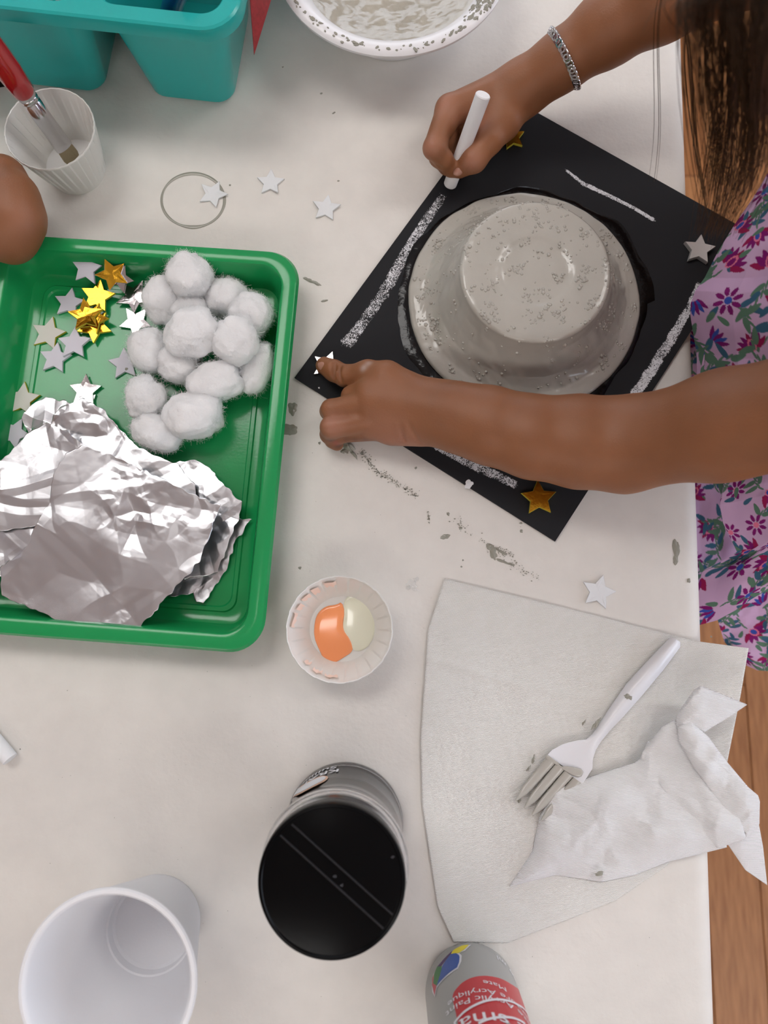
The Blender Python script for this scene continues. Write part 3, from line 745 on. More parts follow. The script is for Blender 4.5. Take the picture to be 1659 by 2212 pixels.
# bubbles and grit standing in the paint
rg = np.random.RandomState(3); b = MB(); half = []
bm = bmesh.new(); bmesh.ops.create_icosphere(bm, subdivisions=1, radius=1); iv = [v.co.copy() for v in bm.verts]; if_ = [tuple(v.index for v in f.verts) for f in bm.faces]; bm.free()
for q in range(1500):
    if q % 4 and half: bx, by = half[rg.randint(len(half))]; x = bx + rg.randn() * .002; y = by + rg.randn() * .002
    else:
        a = rg.rand() * 6.28; r = .078 * math.sqrt(rg.rand()); x, y = r * math.cos(a), r * math.sin(a); half.append((x, y))
    r = math.hypot(x, y)
    if r > .077: continue
    z = np.interp(r, pr[:, 0][:-4], pr[:, 1][:-4]); s = rg.uniform(.0003, .00115) * (1 if rg.rand() < .85 else 1.4)
    b.add([(bc.x + x + p.x * s, bc.y + y + p.y * s, CT + z + p.z * s * .7) for p in iv], if_)
o = b.build('paint_bubbles', M['grey_paint'], bowl, 80); o['kind'] = 'stuff'
# stars on the card
g = 'star stickers on the black card'
star(707, 792, 34, 20, M['silver'], CT + .0003, 'silver star at the left corner, held down by a finger', g, .0022)
star(1163, 1077, 38, -2, M['gold'], CT + .0003, 'creased gold star at the bottom corner of the card', g, .0022, edge=M['gold_edge'], curl=.0004)
star(1106, 300, 30, 62, M['gold'], CT + .0003, 'gold star half hidden behind the hand with chalk', g, .0022, edge=M['gold_edge'])
star(1507, 543, 35, 10, mat('satin_silver', srgb(222, 220, 218), .4, .55), CT + .0003, 'thick silver star at the right corner beside the floral dress', g, .0035, curl=.0008)

# ================================================================== CHALK STICKS
ca_, cb_ = P(971, 402, .0072), P(1044, 204, .064)
b = MB(); d = (cb_ - ca_); b.tube([ca_, ca_ + d * .015, ca_ + d * .03, cb_ - d * .01, cb_], [.0036, .0044, .0046, .0049, .0044], 32)
tag(b.build('chalk_stick', M['chalk'], None, 30), 'thick white chalk stick held upright in the right hand', 'chalk')
ca2, cb2 = P(22, 1640, .0050), P(-120, 1470, .0050)
b = MB(); b.tube([ca2, cb2], .0048, 32); tag(b.build('chalk_stick', M['chalk'], None, 30), 'white chalk stick lying at the left edge, only its end showing', 'chalk')

# ================================================================== ROUND THINGS
# bowl of paste
c0 = P(848, -110, .046); c0 = Vector((c0.x, c0.y, 0))
c0.z = .0006
pb = empty('foam_bowl', c0, 0, 'white foam bowl full of lumpy grey paste at the top', 'bowl')
b = MB(); flute = lambda a, z: 1.0
b.lathe(c0, [(.0001, .0015), (.042, .0015), (.044, .0), (.0462, 0), (.0470, .003), (.051, .014), (.057, .026), (.064, .036), (.069, .0415), (.072, .0435), (.077, .0445), (.0795, .0425), (.0812, .0425), (.0818, .0450), (.0800, .0468), (.0770, .0474), (.0735, .0468), (.0715, .0455),
        (.0690, .0440), (.063, .036), (.055, .024), (.048, .010), (.044, .004), (.0001, .004)], 252, flute); b.build('bowl_body', M['foam_bowl'], pb, 40)
nr_, na_ = 90, 200; rr = np.linspace(.0005, 1, nr_)[:, None]; aa = (np.arange(na_) * 2 * np.pi / na_)[None]
RR = .0668 * rr * (1 + .025 * fbm(np.cos(aa) * 3, np.sin(aa) * 3, 0, 4, 3)); X_, Y_ = RR * np.cos(aa), RR * np.sin(aa)
hz = .026 + .0125 * rr**3 + .0034 * fbm(X_ * 32, Y_ * 32, 0, 5, 3) * (1 - rr**4) + .0009 * np.abs(fbm(X_ * 95, Y_ * 95, 0, 9, 3)) - .004 * np.exp(-((X_ - .02)**2 + (Y_ + .01)**2) / .0005)
V = np.stack([c0.x + X_, c0.y + Y_, hz + 0 * X_], 2).reshape(-1, 3); i, j = np.meshgrid(np.arange(nr_ - 1), np.arange(na_), indexing='ij'); k = (j + 1) % na_
fast_mesh('grey_paste', V, np.stack([i * na_ + j, (i + 1) * na_ + j, (i + 1) * na_ + k, i * na_ + k], 2).reshape(-1, 4), M['paste'], pb)
b = MB(); rgp = np.random.RandomState(8)
for q in range(260):
    a = rgp.choice([rgp.normal(-.45, .22), rgp.uniform(-2.6, -.1)], p=[.62, .38]); r = rgp.uniform(.0685, .0800) if a > -.9 else rgp.normal(.0775, .0012)
    if r > .0812: continue
    z = np.interp(r, [.063, .069, .0715, .0735, .077, .080, .0818], [.036, .044, .0455, .0468, .0474, .0468, .045]); sz = rgp.uniform(.0002, .0010) * (1 if rgp.rand() < .85 else 1.8); x, y = c0.x + r * math.cos(a), c0.y + r * math.sin(a); t = a + math.pi / 2 + rgp.randn() * .3
    el = rgp.uniform(1, 2.6); pl = [(x + sz * (el * math.cos(k * 1.047) * math.cos(t) - math.sin(k * 1.047) * math.sin(t)) * (1 + .4 * rgp.randn() * .5), y + sz * (el * math.cos(k * 1.047) * math.sin(t) + math.sin(k * 1.047) * math.cos(t))) for k in range(6)]
    b.prism(pl, z - .0002, z + .0010)
tag(b.build('paste_specks', M['grey_drip'], pb), None, None, None, 'stuff')

# pleated cups
def pleated(name, c, r0, r1, h, n, label, thick=.0006, sx=1, sy=1):
    t = empty(name, (c[0], c[1], 0), 0, label, 'cup', 'pleated paper cups')
    seg = n * 6; b = MB()
    def pl(a, z):
        f = (a * n / (2 * math.pi)) % 1.0; s = min(1, max(0, (z - .0035) / (h * .25))) * min(1, max(.30, (h - .0012 - z) / .003))
        return 1 + s * .042 * (f if f < .85 else (1 - f) / .15 * .85) - s * .012
    pf = [(.0001, .0008), (r0 * .97, .0008), (r0, .0), (r0 * 1.012, .001)]
    K = 10
    for k in range(1, K + 1): pf.append((r0 + (r1 - r0) * k / K, .001 + (h - .003) * k / K))
    pf += [(r1 * 1.028, h - .0012), (r1 * 1.032, h - .0002), (r1 * 1.02, h + .0006), (r1 * 1.002, h + .0002), (r1 * .985, h - .0018)]
    for k in range(K - 1, -1, -1): pf.append((r0 + (r1 - r0) * k / K - thick, .0018 + (h - .0038) * k / K))
    pf.append((.0001, .0018))
    b.lathe((c[0], c[1], 0), pf, seg, pl); o = b.build('cup_wall', M['cupwhite'], t, 28); return t
c1 = P(107, 278, .043)
cw = pleated('paper_cup', c1, .0205, .0290, .043, 30, 'tall pleated white paper cup standing at the upper left with a brush in it')
b = MB(); b.lathe((c1.x, c1.y, 0), [(.0001, .0042), (.0205, .0042), (.0213, .0046)], 64); b.build('water', mat('cloudy_water', srgb(232, 232, 230), .06, coat=.5), cw, 40)
c2 = P(733, 1359, .026)
co_ = pleated('paint_cup', c2, .0215, .0318, .026, 22, 'small pleated paper cup holding orange and cream paint')
def pool(pxs, z, mt, nm, parent, h=.0012):
    q = resample(pxs + [pxs[0]], 61)[:-1]; cxp = q.mean(0); vs = []
    for f, zz in ((1, 0), (.97, .55), (.9, .85), (.7, 1), (.3, 1.02), (.02, 1.02)):
        for p in q: w = P(*(cxp + (p - cxp) * f), z); vs.append((w.x, w.y, z + h * zz))
    n = 60; fs = [(k * n + j, k * n + (j + 1) % n, (k + 1) * n + (j + 1) % n, (k + 1) * n + j) for k in range(5) for j in range(n)] + [tuple(5 * n + j for j in range(n))]
    return mesh_obj(nm, vs, fs, mt, parent, True)
def zm(x, y): return (600 + x * 300 / 1659, 1220 + y * 280 / 1548)
def smooth_poly(p, it=2):
    for _ in range(it):
        q = []
        for i in range(len(p)):
            a, b_ = p[i], p[(i + 1) % len(p)]; q += [(a[0] * .75 + b_[0] * .25, a[1] * .75 + b_[1] * .25), (a[0] * .25 + b_[0] * .75, a[1] * .25 + b_[1] * .75)]
        p = q
    return p
pool(smooth_poly([zm(*q) for q in [(780, 430), (880, 345), (1000, 380), (1120, 470), (1175, 620), (1170, 800), (1100, 960), (1000, 1035), (895, 1025), (800, 870), (770, 740), (795, 600)]]), .0021, M['cream'], 'cream_paint', co_, .0007)
pool(smooth_poly([zm(*q) for q in [(765, 440), (800, 560), (775, 700), (790, 790), (880, 900), (905, 1030), (800, 1100), (680, 1175), (560, 1140), (500, 1030), (430, 860), (440, 680), (480, 570), (580, 490), (700, 480)]], 1), .0022, M['orange'], 'orange_paint', co_, .0009)
tint = mat('peach_tint', srgb(248, 222, 208), .25)
for q, (aa0, aa1, zz0, zz1) in enumerate([(95, 110, .018, .0235), (118, 128, .016, .0235), (131, 143, .019, .0235), (147, 156, .018, .0235), (160, 178, .020, .0235), (236, 248, .020, .0235), (252, 268, .0205, .0235), (222, 230, .018, .0225)]):
    vs = []
    for k in range(7):
        a = math.radians(aa0 + (aa1 - aa0) * k / 6); f = ((a * 22 / (2 * math.pi)) % 1.0); w = 1 + .042 * (f if f < .85 else (1 - f) / .15 * .85) - .012; jag = .0012 * math.sin(k * 2.1 + q)
        for z in (zz0 + jag, zz1): rr = (.0215 + .0103 * z / .026 - .0009) * w - .0006; vs.append((c2.x + rr * math.cos(a), c2.y + rr * math.sin(a), z))
    mesh_obj('paint_tint', vs, [(2 * k, 2 * k + 2, 2 * k + 3, 2 * k + 1) for k in range(6)], tint, co_, True)

# foam drinking cup
c3 = P(231, 2126, .080)
fc = empty('foam_cup', (c3.x, c3.y, 0), 0, 'empty white foam drinking cup at the bottom left', 'cup')
b = MB(); b.lathe((c3.x, c3.y, 0), [(.0001, .003), (.022, .003), (.0225, 0), (.0255, 0), (.0268, .0015), (.0278, .006), (.0435, .0745), (.0440, .0760), (.0452, .0772), (.0454, .0790), (.0446, .0802), (.0430, .0804), (.0420, .0796), (.0414, .078), (.0403, .072),
        (.0262, .014), (.0252, .0135), (.0245, .0085), (.0232, .0072), (.0001, .0068)], 128)
b.build('cup_body', M['foam'], fc, 35)

# glitter jar
JH = .108; c4 = P(716, 1905, JH); cj = (c4.x, c4.y, 0)
jar = empty('clear_jar', cj, 0, 'clear round jar of silver filling with a glossy black lid', 'jar')
b = MB(); b.lathe(cj, [(.0001, .001), (.030, .001), (.0345, .0004), (.0358, .003), (.0362, .008), (.0358, .012), (.0352, .016), (.0352, .068), (.0362, .074), (.0372, .080), (.0376, .085), (.0370, .090), (.0352, .094), (.0338, .096), (.0335, .104),
        (.0318, .104), (.0318, .095), (.0345, .090), (.0350, .085), (.0336, .068), (.0336, .008), (.031, .004), (.0001, .004)], 128)
b.build('jar_wall', M['clear'], jar, 40)
b = MB(); b.lathe(cj, [(.0001, .0045), (.0325, .0045), (.0332, .0085), (.0332, .0675), (.0342, .083), (.0001, .083)], 96); b.build('silver_glitter', M['glitter'], jar, 40)
b = MB(); b.lathe(cj, [(.0334, .096), (.0352, .0965), (.0356, .098), (.0356, .1055), (.0352, .1068), (.0338, .1072), (.0332, .1066), (.0326, .1068), (.0001, .1068)], 128)
lid = b.build('lid', M['black_lid'], jar, 40); lid['label'] = 'glossy black flip lid'
a0, a1 = P(605, 1806, JH), P(828, 2008, JH); b0, b1 = P(630, 1782, JH), P(848, 1978, JH)
for q0, q1 in ((a0, a1), (b0, b1)):
    dd = Vector((q1.x - q0.x, q1.y - q0.y, 0)); dn = Vector((-dd.y, dd.x, 0)).normalized() * .00025; b = MB()
    b.add([q0 - dn, q1 - dn, q1 + dn, q0 + dn, *[Vector((v.x, v.y, JH - .0012)) for v in (q0 - dn * 2, q1 - dn * 2, q1 + dn * 2, q0 + dn * 2)]], [(0, 1, 2, 3), (4, 5, 1, 0), (5, 6, 2, 1), (6, 7, 3, 2), (7, 4, 0, 3)])
    for v in range(len(b.v)): b.v[v] = (b.v[v][0], b.v[v][1], b.v[v][2] - .0006 if v < 4 else b.v[v][2])
    b.build('hinge_ridge', mat('lid_ridge', srgb(40, 40, 42), .3), jar)
for q, (x, y, r) in enumerate([(723, 1893, 3), (738, 1912, 3), (848, 1851, 3)]): blob(x, y, r, r * .7, .3 * q, .00004, 30 + q, 'dust_mark', mat('dust', srgb(44, 45, 50), .4), jar, .1068)

def cyl_patch(pxs, c, r, mt, nm, parent, eps=.0002, sub=3):
    th = [cylhit(x, y, c, r) for x, y in pxs]
    bm = bmesh.new(); vs = [bm.verts.new((t, z * 12, 0)) for t, z in th]; bm.faces.new(vs)
    bmesh.ops.triangulate(bm, faces=bm.faces)
    for _ in range(sub): bmesh.ops.subdivide_edges(bm, edges=[e for e in bm.edges if abs(e.verts[0].co.x - e.verts[1].co.x) > .07], cuts=1)
    bmesh.ops.triangulate(bm, faces=bm.faces)
    V = [(c[0] + (r + eps) * math.cos(v.co.x), c[1] + (r + eps) * math.sin(v.co.x), v.co.y / 12) for v in bm.verts]; F_ = [tuple(v.index for v in f.verts) for f in bm.faces]; bm.verts.index_update()
    F_ = [tuple(v.index for v in f.verts) for f in bm.faces]; bm.free()
    o = mesh_obj(nm, V, F_, mt, parent); fix_normals(o); return o

def cyl_text(s, c, r, th_mid, z_base, size, mt, nm, parent, arc=0.0, eps=.00045, xs=1.0, bold=0.0):
    """lettering wrapped on an upright cylinder; arc bends the line upward at its ends (m per rad^2)"""
    cu = bpy.data.curves.new('txt', 'FONT'); cu.body = s; cu.size = size; cu.align_x = 'CENTER'; cu.resolution_u = 3; cu.offset = bold
    ob = bpy.data.objects.new('txt', cu); C.objects.link(ob)
    me = bpy.data.meshes.new_from_object(ob); bpy.data.objects.remove(ob); bpy.data.curves.remove(cu)
    bm = bmesh.new(); bm.from_mesh(me); bpy.data.meshes.remove(me)
    bmesh.ops.triangulate(bm, faces=bm.faces); bmesh.ops.subdivide_edges(bm, edges=[e for e in bm.edges if e.calc_length() > size * .25], cuts=1); bmesh.ops.triangulate(bm, faces=bm.faces)
    bm.verts.index_update()
    V = []
    for v in bm.verts:
        dth = v.co.x * xs / r; th = th_mid + dth; z = z_base + v.co.y - arc * dth * dth
        V.append((c[0] + (r + eps) * math.cos(th), c[1] + (r + eps) * math.sin(th), z))
    F_ = [tuple(v.index for v in f.verts) for f in bm.faces]; bm.free()
    return mesh_obj(nm, V, F_, mt, parent)

# jar print
jc = (c4.x, c4.y); JR = .0353
def zj(x, y): return (590 + x * 290 / 1659, 1620 + y * 160 / 915)
cyl_patch([zj(*q) for q in smooth_poly([(200, 610), (260, 520), (360, 440), (480, 370), (600, 320), (690, 330), (660, 380), (560, 430), (440, 490), (330, 550)], 1)], jc, JR, M['print_peach'], 'label_circle_edge', jar)
cyl_patch([zj(*q) for q in smooth_poly([(215, 590), (270, 520), (370, 448), (490, 380), (600, 332), (660, 340), (630, 380), (530, 430), (420, 490), (310, 545)], 1)], jc, JR, M['print_white'], 'label_circle', jar, .0004)
t0, z0_ = cylhit(*zj(790, 262), jc, JR); t1, z1_ = cylhit(*zj(330, 440), jc, JR)
tm = (t0 + t1) / 2
cyl_text('KRAFT I', jc, JR, tm, .0245, .0115, M['print_white'], 'jar_print', jar, xs=.9, bold=.0002)
cyl_text('-----------', jc, JR, tm - .1, .0215, .0065, M['print_white'], 'jar_print', jar)
cyl_text('Suiii:::', jc, JR, tm - .12, .0135, .0105, M['print_white'], 'jar_print', jar, bold=.0001)

# paint bottle
c5 = P(1015, 2134, 0); cb5 = (c5.x, c5.y); BR = .0272
bt = empty('paint_bottle', (c5.x, c5.y, 0), 0, 'grey bottle of acrylic paint with a red label at the bottom edge', 'bottle')
b = MB(); b.lathe((c5.x, c5.y, 0.0006), [(.0001, .001), (.022, .001), (.0245, 0), (.0262, .0012), (.0270, .004), (BR, .008), (BR, .110), (.0262, .118), (.022, .125), (.014, .130), (.0115, .132), (.0115, .136)], 96); b.build('bottle_body', M['bottle'], bt, 40)
b = MB(); b.lathe((c5.x, c5.y, 0), [(.0125, .134), (.0130, .136), (.0115, .152), (.0055, .160), (.0001, .161)], 48); b.build('bottle_cap', M['white_plastic'], bt, 40)
def zb(x, y): return (900 + x * 300 / 1659, 1980 + y * 232 / 1283)
cyl_patch([zb(*q) for q in smooth_poly([(430, 980), (440, 920), (480, 860), (560, 780), (680, 725), (800, 710), (900, 720), (1010, 745), (1110, 800), (1200, 860), (1290, 940), (1420, 1180), (1500, 1420), (1490, 1700), (1000, 1800), (560, 1600), (500, 1300), (460, 1100)], 1)], cb5, BR, M['label_red'], 'red_label', bt, .00025)
cyl_patch([zb(*q) for q in [(655, 338), (600, 345), (520, 360), (450, 400), (380, 470), (300, 560), (240, 630), (200, 700), (185, 800), (190, 900), (222, 965), (245, 855), (320, 760), (400, 690), (495, 625), (535, 540), (540, 470), (512, 440), (580, 410), (620, 370)]], cb5, BR, M['print_white'], 'palette_outline', bt, .0002)
for pxs, mk, nm in (([(625, 343), (540, 355), (470, 390), (435, 415), (410, 455), (505, 442), (570, 400), (600, 370)], 'print_yellow', 'yellow_petal'), ([(435, 412), (370, 470), (290, 560), (250, 605), (300, 600), (360, 520), (412, 455)], 'print_purple', 'purple_petal'),
                    ([(412, 455), (470, 445), (505, 465), (515, 490), (510, 550), (485, 615), (400, 670), (320, 745), (245, 832), (285, 700), (310, 600), (360, 520)], 'print_blue', 'blue_petal'),
                    ([(250, 605), (306, 598), (300, 660), (245, 832), (205, 800), (215, 690)], 'print_green', 'green_petal'), ([(213, 690), (205, 800), (243, 830), (220, 950), (190, 820), (195, 740)], 'print_pink', 'pink_petal')):
    cyl_patch([zb(*q) for q in pxs], cb5, BR, M[mk], nm, bt, .0004)
def on(x, y): return cylhit(*zb(x, y), cb5, BR)
def line_text(s, xa, ya, size, xs=1.0, drop=0):
    th, z = on(xa, ya); cyl_text(s, cb5, BR, th, z - drop, size, M['print_white'], 'label_print', bt, xs=xs)
def band(pts, wz, nm='white_arc'):
    th = [on(*p) for p in pts]; tz = resample([(a, b_ * 12) for a, b_ in th], 40); vs = []
    for t, z in tz:
        z /= 12
        for dz in (-wz / 2, wz / 2): vs.append((cb5[0] + (BR + .0005) * math.cos(t), cb5[1] + (BR + .0005) * math.sin(t), z + dz))
    mesh_obj(nm, vs, [(2 * i, 2 * i + 1, 2 * i + 3, 2 * i + 2) for i in range(39)], M['print_white'], bt)
line_text('Mate', 930, 798, .0066)
line_text('Peinture Acrylique', 930, 895, .0070)
line_text('Matte Acrylic Paint', 960, 978, .0074)
line_text('craft smart', 1060, 1190, .0162, xs=1.0)
band([(450, 1290), (560, 1160), (720, 1060), (900, 1005), (1060, 1010), (1200, 1060), (1370, 1165)], .0022)
band([(740, 1290), (850, 1240), (1010, 1215), (1180, 1230), (1290, 1290)], .0022)
th, z = on(930, 470); cyl_text('59 ml', cb5, BR, th - .35, z - .002, .0075, M['print_white'], 'label_print', bt)

# ================================================================== TEAL CADDY
CZ = .083
q0 = P(500, 84, CZ); ang = math.atan2(.3757 - .357, -.242 + .097) + math.pi     # front edge direction
fx = Vector((math.cos(ang), math.sin(ang))); fy = Vector((-fx.y, fx.x))
crn = Vector((P(527, 40, CZ).x, P(500, 82, CZ).y)) ; crn = Vector((-.0950, .3555))
def cl(x, y): q = crn + fx * x + fy * y; return (q.x, q.y)       # local: x right along the front edge, y away
cad = empty('teal_caddy', cl(-.12, .1) + (0,), 0, 'teal plastic craft caddy with deep compartments at the upper left', 'caddy')
def crr(x0, x1, y0, y1, r, z):
    c = cl((x0 + x1) / 2, (y0 + y1) / 2); return rrect(c[0], c[1], x1 - x0, y1 - y0, r, z, ang, 7)
def comp(x0, x1, y0, y1, tap=.016, tx=.014, tf=.005):
    b = MB(); t = .0022
    b.loops([crr(x0, x1, y0, y1, .014, CZ), crr(x0 + tx, x1 - tap, y0 + tf, y1 - tap, .013, .004), crr(x0 + tx + .003, x1 - tap - .003, y0 + tf + .003, y1 - tap - .003, .012, .0005)], cap1=True)
    b.loops([crr(x0, x1, y0, y1, .014, CZ), crr(x0 + t, x1 - t, y0 + t, y1 - t, .012, CZ - .001), crr(x0 + tx + t, x1 - tap - t, y0 + tf + t, y1 - tap - t, .011, .006), crr(x0 + tx + t + .003, x1 - tap - t - .003, y0 + tf + t + .003, y1 - tap - t - .003, .010, .003)], cap1=True)
    return b.build('compartment', M['teal'], cad, 30)
comps = [(-.090, -.008, .008, .11, (.012, .008)), (-.235, -.098, .006, .11, (.017, .014)), (-.235, -.008, .135, .215, (.014, .014))]
for x0, x1, y0, y1, tp_ in comps: comp(x0, x1, y0, y1, *tp_)
# rim plate with openings
bm = bmesh.new()
def addloop(l): vs = [bm.verts.new(p) for p in l]; return [bm.edges.new((vs[i], vs[(i + 1) % len(vs)])) for i in range(len(vs))]
eds = addloop(crr(-.243, 0, 0, .223, .022, CZ + .0035))
for x0, x1, y0, y1, _ in comps: eds += addloop(crr(x0 + .001, x1 - .001, y0 + .001, y1 - .001, .0135, CZ + .0035))
bmesh.ops.triangle_fill(bm, edges=eds, use_beauty=True, normal=(0, 0, 1)); me = bpy.data.meshes.new('rim'); bm.to_mesh(me); bm.free()
b = MB(); b.add([v.co for v in me.vertices], [tuple(p.vertices) for p in me.polygons]); bpy.data.meshes.remove(me)
b.loops([crr(-.243, 0, 0, .223, .022, CZ + .0035), crr(-.2445, .0015, -.0015, .2245, .0235, CZ + .0025), crr(-.2452, .0022, -.0022, .2252, .024, CZ), crr(-.2452, .0022, -.0022, .2252, .024, CZ - .006), crr(-.2435, .0005, -.0005, .2235, .023, CZ - .006), crr(-.243, 0, 0, .223, .0225, CZ)])
for x0, x1, y0, y1, _ in comps: b.loops([crr(x0 + .001, x1 - .001, y0 + .001, y1 - .001, .0135, CZ + .0035), crr(x0 + .002, x1 - .002, y0 + .002, y1 - .002, .013, CZ + .0025), crr(x0 + .0022, x1 - .0022, y0 + .0022, y1 - .0022, .0125, CZ - .001)])
b.build('rim', M['teal'], cad, 30)
hp = [cl(-.108, .030) + (CZ + .002,), cl(-.108, .034) + (CZ + .016,), cl(-.108, .05) + (CZ + .022,), cl(-.108, .17) + (CZ + .022,), cl(-.108, .19) + (CZ + .012,), cl(-.108, .195) + (CZ + .002,)]
b = MB(); b.tube(resample(hp, 24), .009, 16); b.build('handle', M['teal'], cad, 50)
# red and yellow sticker on the right side wall
def wallpt(s, f):    # s along the side (away), f height 0..1
    z = .004 + (CZ - .004) * f; x = -.008 - .014 * (1 - f) + .0008; y = s; c = cl(x, y); return (c[0], c[1], z)
b = MB(); b.add([wallpt(.045, .42), wallpt(.105, .40), wallpt(.105, .93), wallpt(.042, .93)], [(0, 1, 2, 3)]); b.build('sticker', M['label_red'], cad)
b = MB(); b.add([cl(.0024, .020) + (CZ - .038,), cl(.0200, .072) + (CZ - .01,), cl(.022, .12) + (CZ - .005,), cl(.0034, .12) + (CZ - .002,), cl(.0024, .04) + (CZ - .003,)], [(0, 1, 2, 3, 4)])
o = b.build('red_card', mat('red_print', srgb(160, 48, 52), .4, var=.25, vscale=400)); md = o.modifiers.new('t', 'SOLIDIFY'); md.thickness = .0006
tag(o, 'red printed card sticking out at the right side of the teal caddy', 'card')
# things in the caddy
ma, mb_ = P(362, 42, .030), P(388, -30, .088)
b = MB(); dd = mb_ - ma; b.tube([ma, ma + dd * .1, ma + dd * .5, ma + dd * 1.2], [.0045, .0062, .0068, .0068], 24)
tag(b.build('marker_pen', M['blue_marker'], None, 40), 'dark blue marker standing in the right compartment of the caddy', 'pen')
for q, (x0, x1) in enumerate(((82, 96), (103, 118), (124, 140))):
    a_, b_ = P(x0 + 4, 8, .072), P(x0 - 8, -90, .09); b = MB(); b.tube([a_ + (b_ - a_) * f for f in (0, .1, .5, 1)], [.0016, .0022, .0024, .0024], 12)
    tag(b.build('frosted_brush', M['clear_white'], None, 40), ['leftmost frosted plastic handle tip in the left caddy compartment', 'middle frosted plastic handle tip in the left caddy compartment', 'rightmost frosted plastic handle tip in the left caddy compartment'][q], 'brush', 'frosted brushes in the caddy')

# ================================================================== BRUSH
ta, tb2 = P(153, 338, .010), P(-40, 72, .105)
dd = tb2 - ta; LL = dd.length
br = empty('paint_brush', ta, 0, 'wide paintbrush with a red handle standing in the pleated cup', 'brush')
def at(f): return ta + dd * f
side = dd.cross(Vector((0, 0, 1))).normalized(); upv = side.cross(dd).normalized()
def ovals(fs, ws, ts, n=24):
    lo = []
    for f, w, t in zip(fs, ws, ts): p = at(f); w *= 1.2; t *= 1.15; lo.append([p + side * (w * math.cos(2 * math.pi * j / n)) + upv * (t * math.sin(2 * math.pi * j / n)) for j in range(n)])
    return lo
fr = .085; f1 = .56
b = MB(); b.loops(ovals([-.03, 0, .05, fr + .02], [.0046, .0052, .0050, .0046], [.001, .0016, .0020, .0020]), True, True); b.build('bristles', M['bristle'], br, 50)
b = MB(); b.loops(ovals([fr, fr + .01, .25, f1 - .07, f1 - .065, f1 - .055, f1 - .05, f1 - .03, f1 - .025, f1 - .02, f1], [.0052, .0053, .0050, .0050, .0046, .0046, .0051, .0051, .0047, .0051, .0051], [.0022, .0023, .0032, .0046, .0042, .0042, .0047, .0047, .0044, .0048, .0048]), True, True); b.build('ferrule', M['steel'], br, 50)
b = MB(); b.loops(ovals([f1 - .002, f1 + .02, .75, 1.0, 1.5, 2.2], [.0050, .0060, .0068, .0066, .0045, .0030], [.0048, .0058, .0066, .0064, .0045, .0030]), True, True); b.build('handle', M['red_handle'], br, 50)

# black things at the left border
q = [P(-60, 318), P(50, 360), P(20, 520), P(-120, 500)]
b = MB(); b.prism([(v.x, v.y) for v in q][::-1], .0004, .0022); tag(b.build('black_card', M['black_card']), "corner of the other child's black card, under the hand and cup at left", 'card')
b = MB(); q = [P(-60, 30, .004), P(-8, 55, .004), P(22, 112, .004), P(14, 178, .004), P(-60, 190, .004)]; b.prism([(v.x, v.y) for v in q][::-1], .0004, .012)
tag(b.build('dark_case', M['black_lid'], None), 'black plastic case end behind the red brush at the left edge', 'case')

# ================================================================== PAPER TOWELS + FORK
def sheet(nm, top, right, bottom, left, nu, nv, zf, mt, parent=None, thick=.0003):
    A = coons(top, right, bottom, left, nu, nv)
    if A.shape[2] == 2: A = np.concatenate([A, np.zeros(A.shape[:2] + (1,))], 2)
    u = np.broadcast_to(np.linspace(0, 1, nu)[None, :], A.shape[:2]); v = np.broadcast_to(np.linspace(0, 1, nv)[:, None], A.shape[:2])
    W0 = px2w(A); A[..., 2] += zf(u, v, W0[..., 0], W0[..., 1]); W = px2w(A)
    o = fast_mesh(nm, W.reshape(-1, 3), grid_faces(nu, nv), mt, parent); md = o.modifiers.new('thick', 'SOLIDIFY'); md.thickness = thick; md.offset = 0
    return o
o = sheet('paper_towel', [(960, 1250, .0012), (1230, 1315, .0012), (1505, 1385, .0012), (1617, 1400, .0012)], [(1617, 1400, .0012), (1600, 1500, .001), (1560, 1700, .001), (1440, 1870, .0010), (1330, 1945, .0008)],
          [(980, 2035, .001), (1095, 2037, .001), (1230, 1985, .001), (1330, 1945, .0008)], [(960, 1250, .0012), (925, 1360, .0012), (908, 1600, .001), (912, 1740, .001), (945, 1958, .001), (980, 2035, .001)], 170, 200,
          lambda u, v, x, y: .0006 * np.abs(fbm(x * 22, y * 22, 0, 91, 3)) + .0007 * np.exp(-((v - .22 - .02 * np.sin(u * 4)) / .012)**2), M['towel_low'])
tag(o, 'flat white paper towel sheet under the fork, overhanging the table edge', 'paper towel')
tw = empty('crumpled_paper_towel', P(1400, 1750, .003), 0, 'crumpled bluish white paper towel bunched beside the fork tines', 'paper towel')
def fold_fn(seed, amp, base=.0, ed=.25):
    def f(u, v, x, y):
        e = np.minimum(np.minimum(u, 1 - u), np.minimum(v, 1 - v)); k = np.clip(e / ed, 0, 1)**.6
        rdg = 0
        rg = np.random.RandomState(seed)
        for _ in range(9):
            a = rg.uniform(-1.3, -.5); c = rg.uniform(-.1, .1); w = rg.uniform(.0015, .006)
            d = (x - x.mean()) * math.cos(a) + (y - y.mean()) * math.sin(a) - c + .006 * vnoise(x * 25, y * 25, 0, seed + 3)
            rdg = rdg + rg.uniform(.4, 1) * np.exp(-(d / w)**2) * (.5 + .5 * vnoise(x * 20, y * 20, 2, seed + int(c * 100)))
        return base + k * amp * (.7 + .6 * fbm(x * 18, y * 18, 0, seed, 2) + .75 * facet(x * 32, y * 32, seed + 5) + .25 * facet(x * 80, y * 80, seed + 6) + .8 * rdg)
    return f
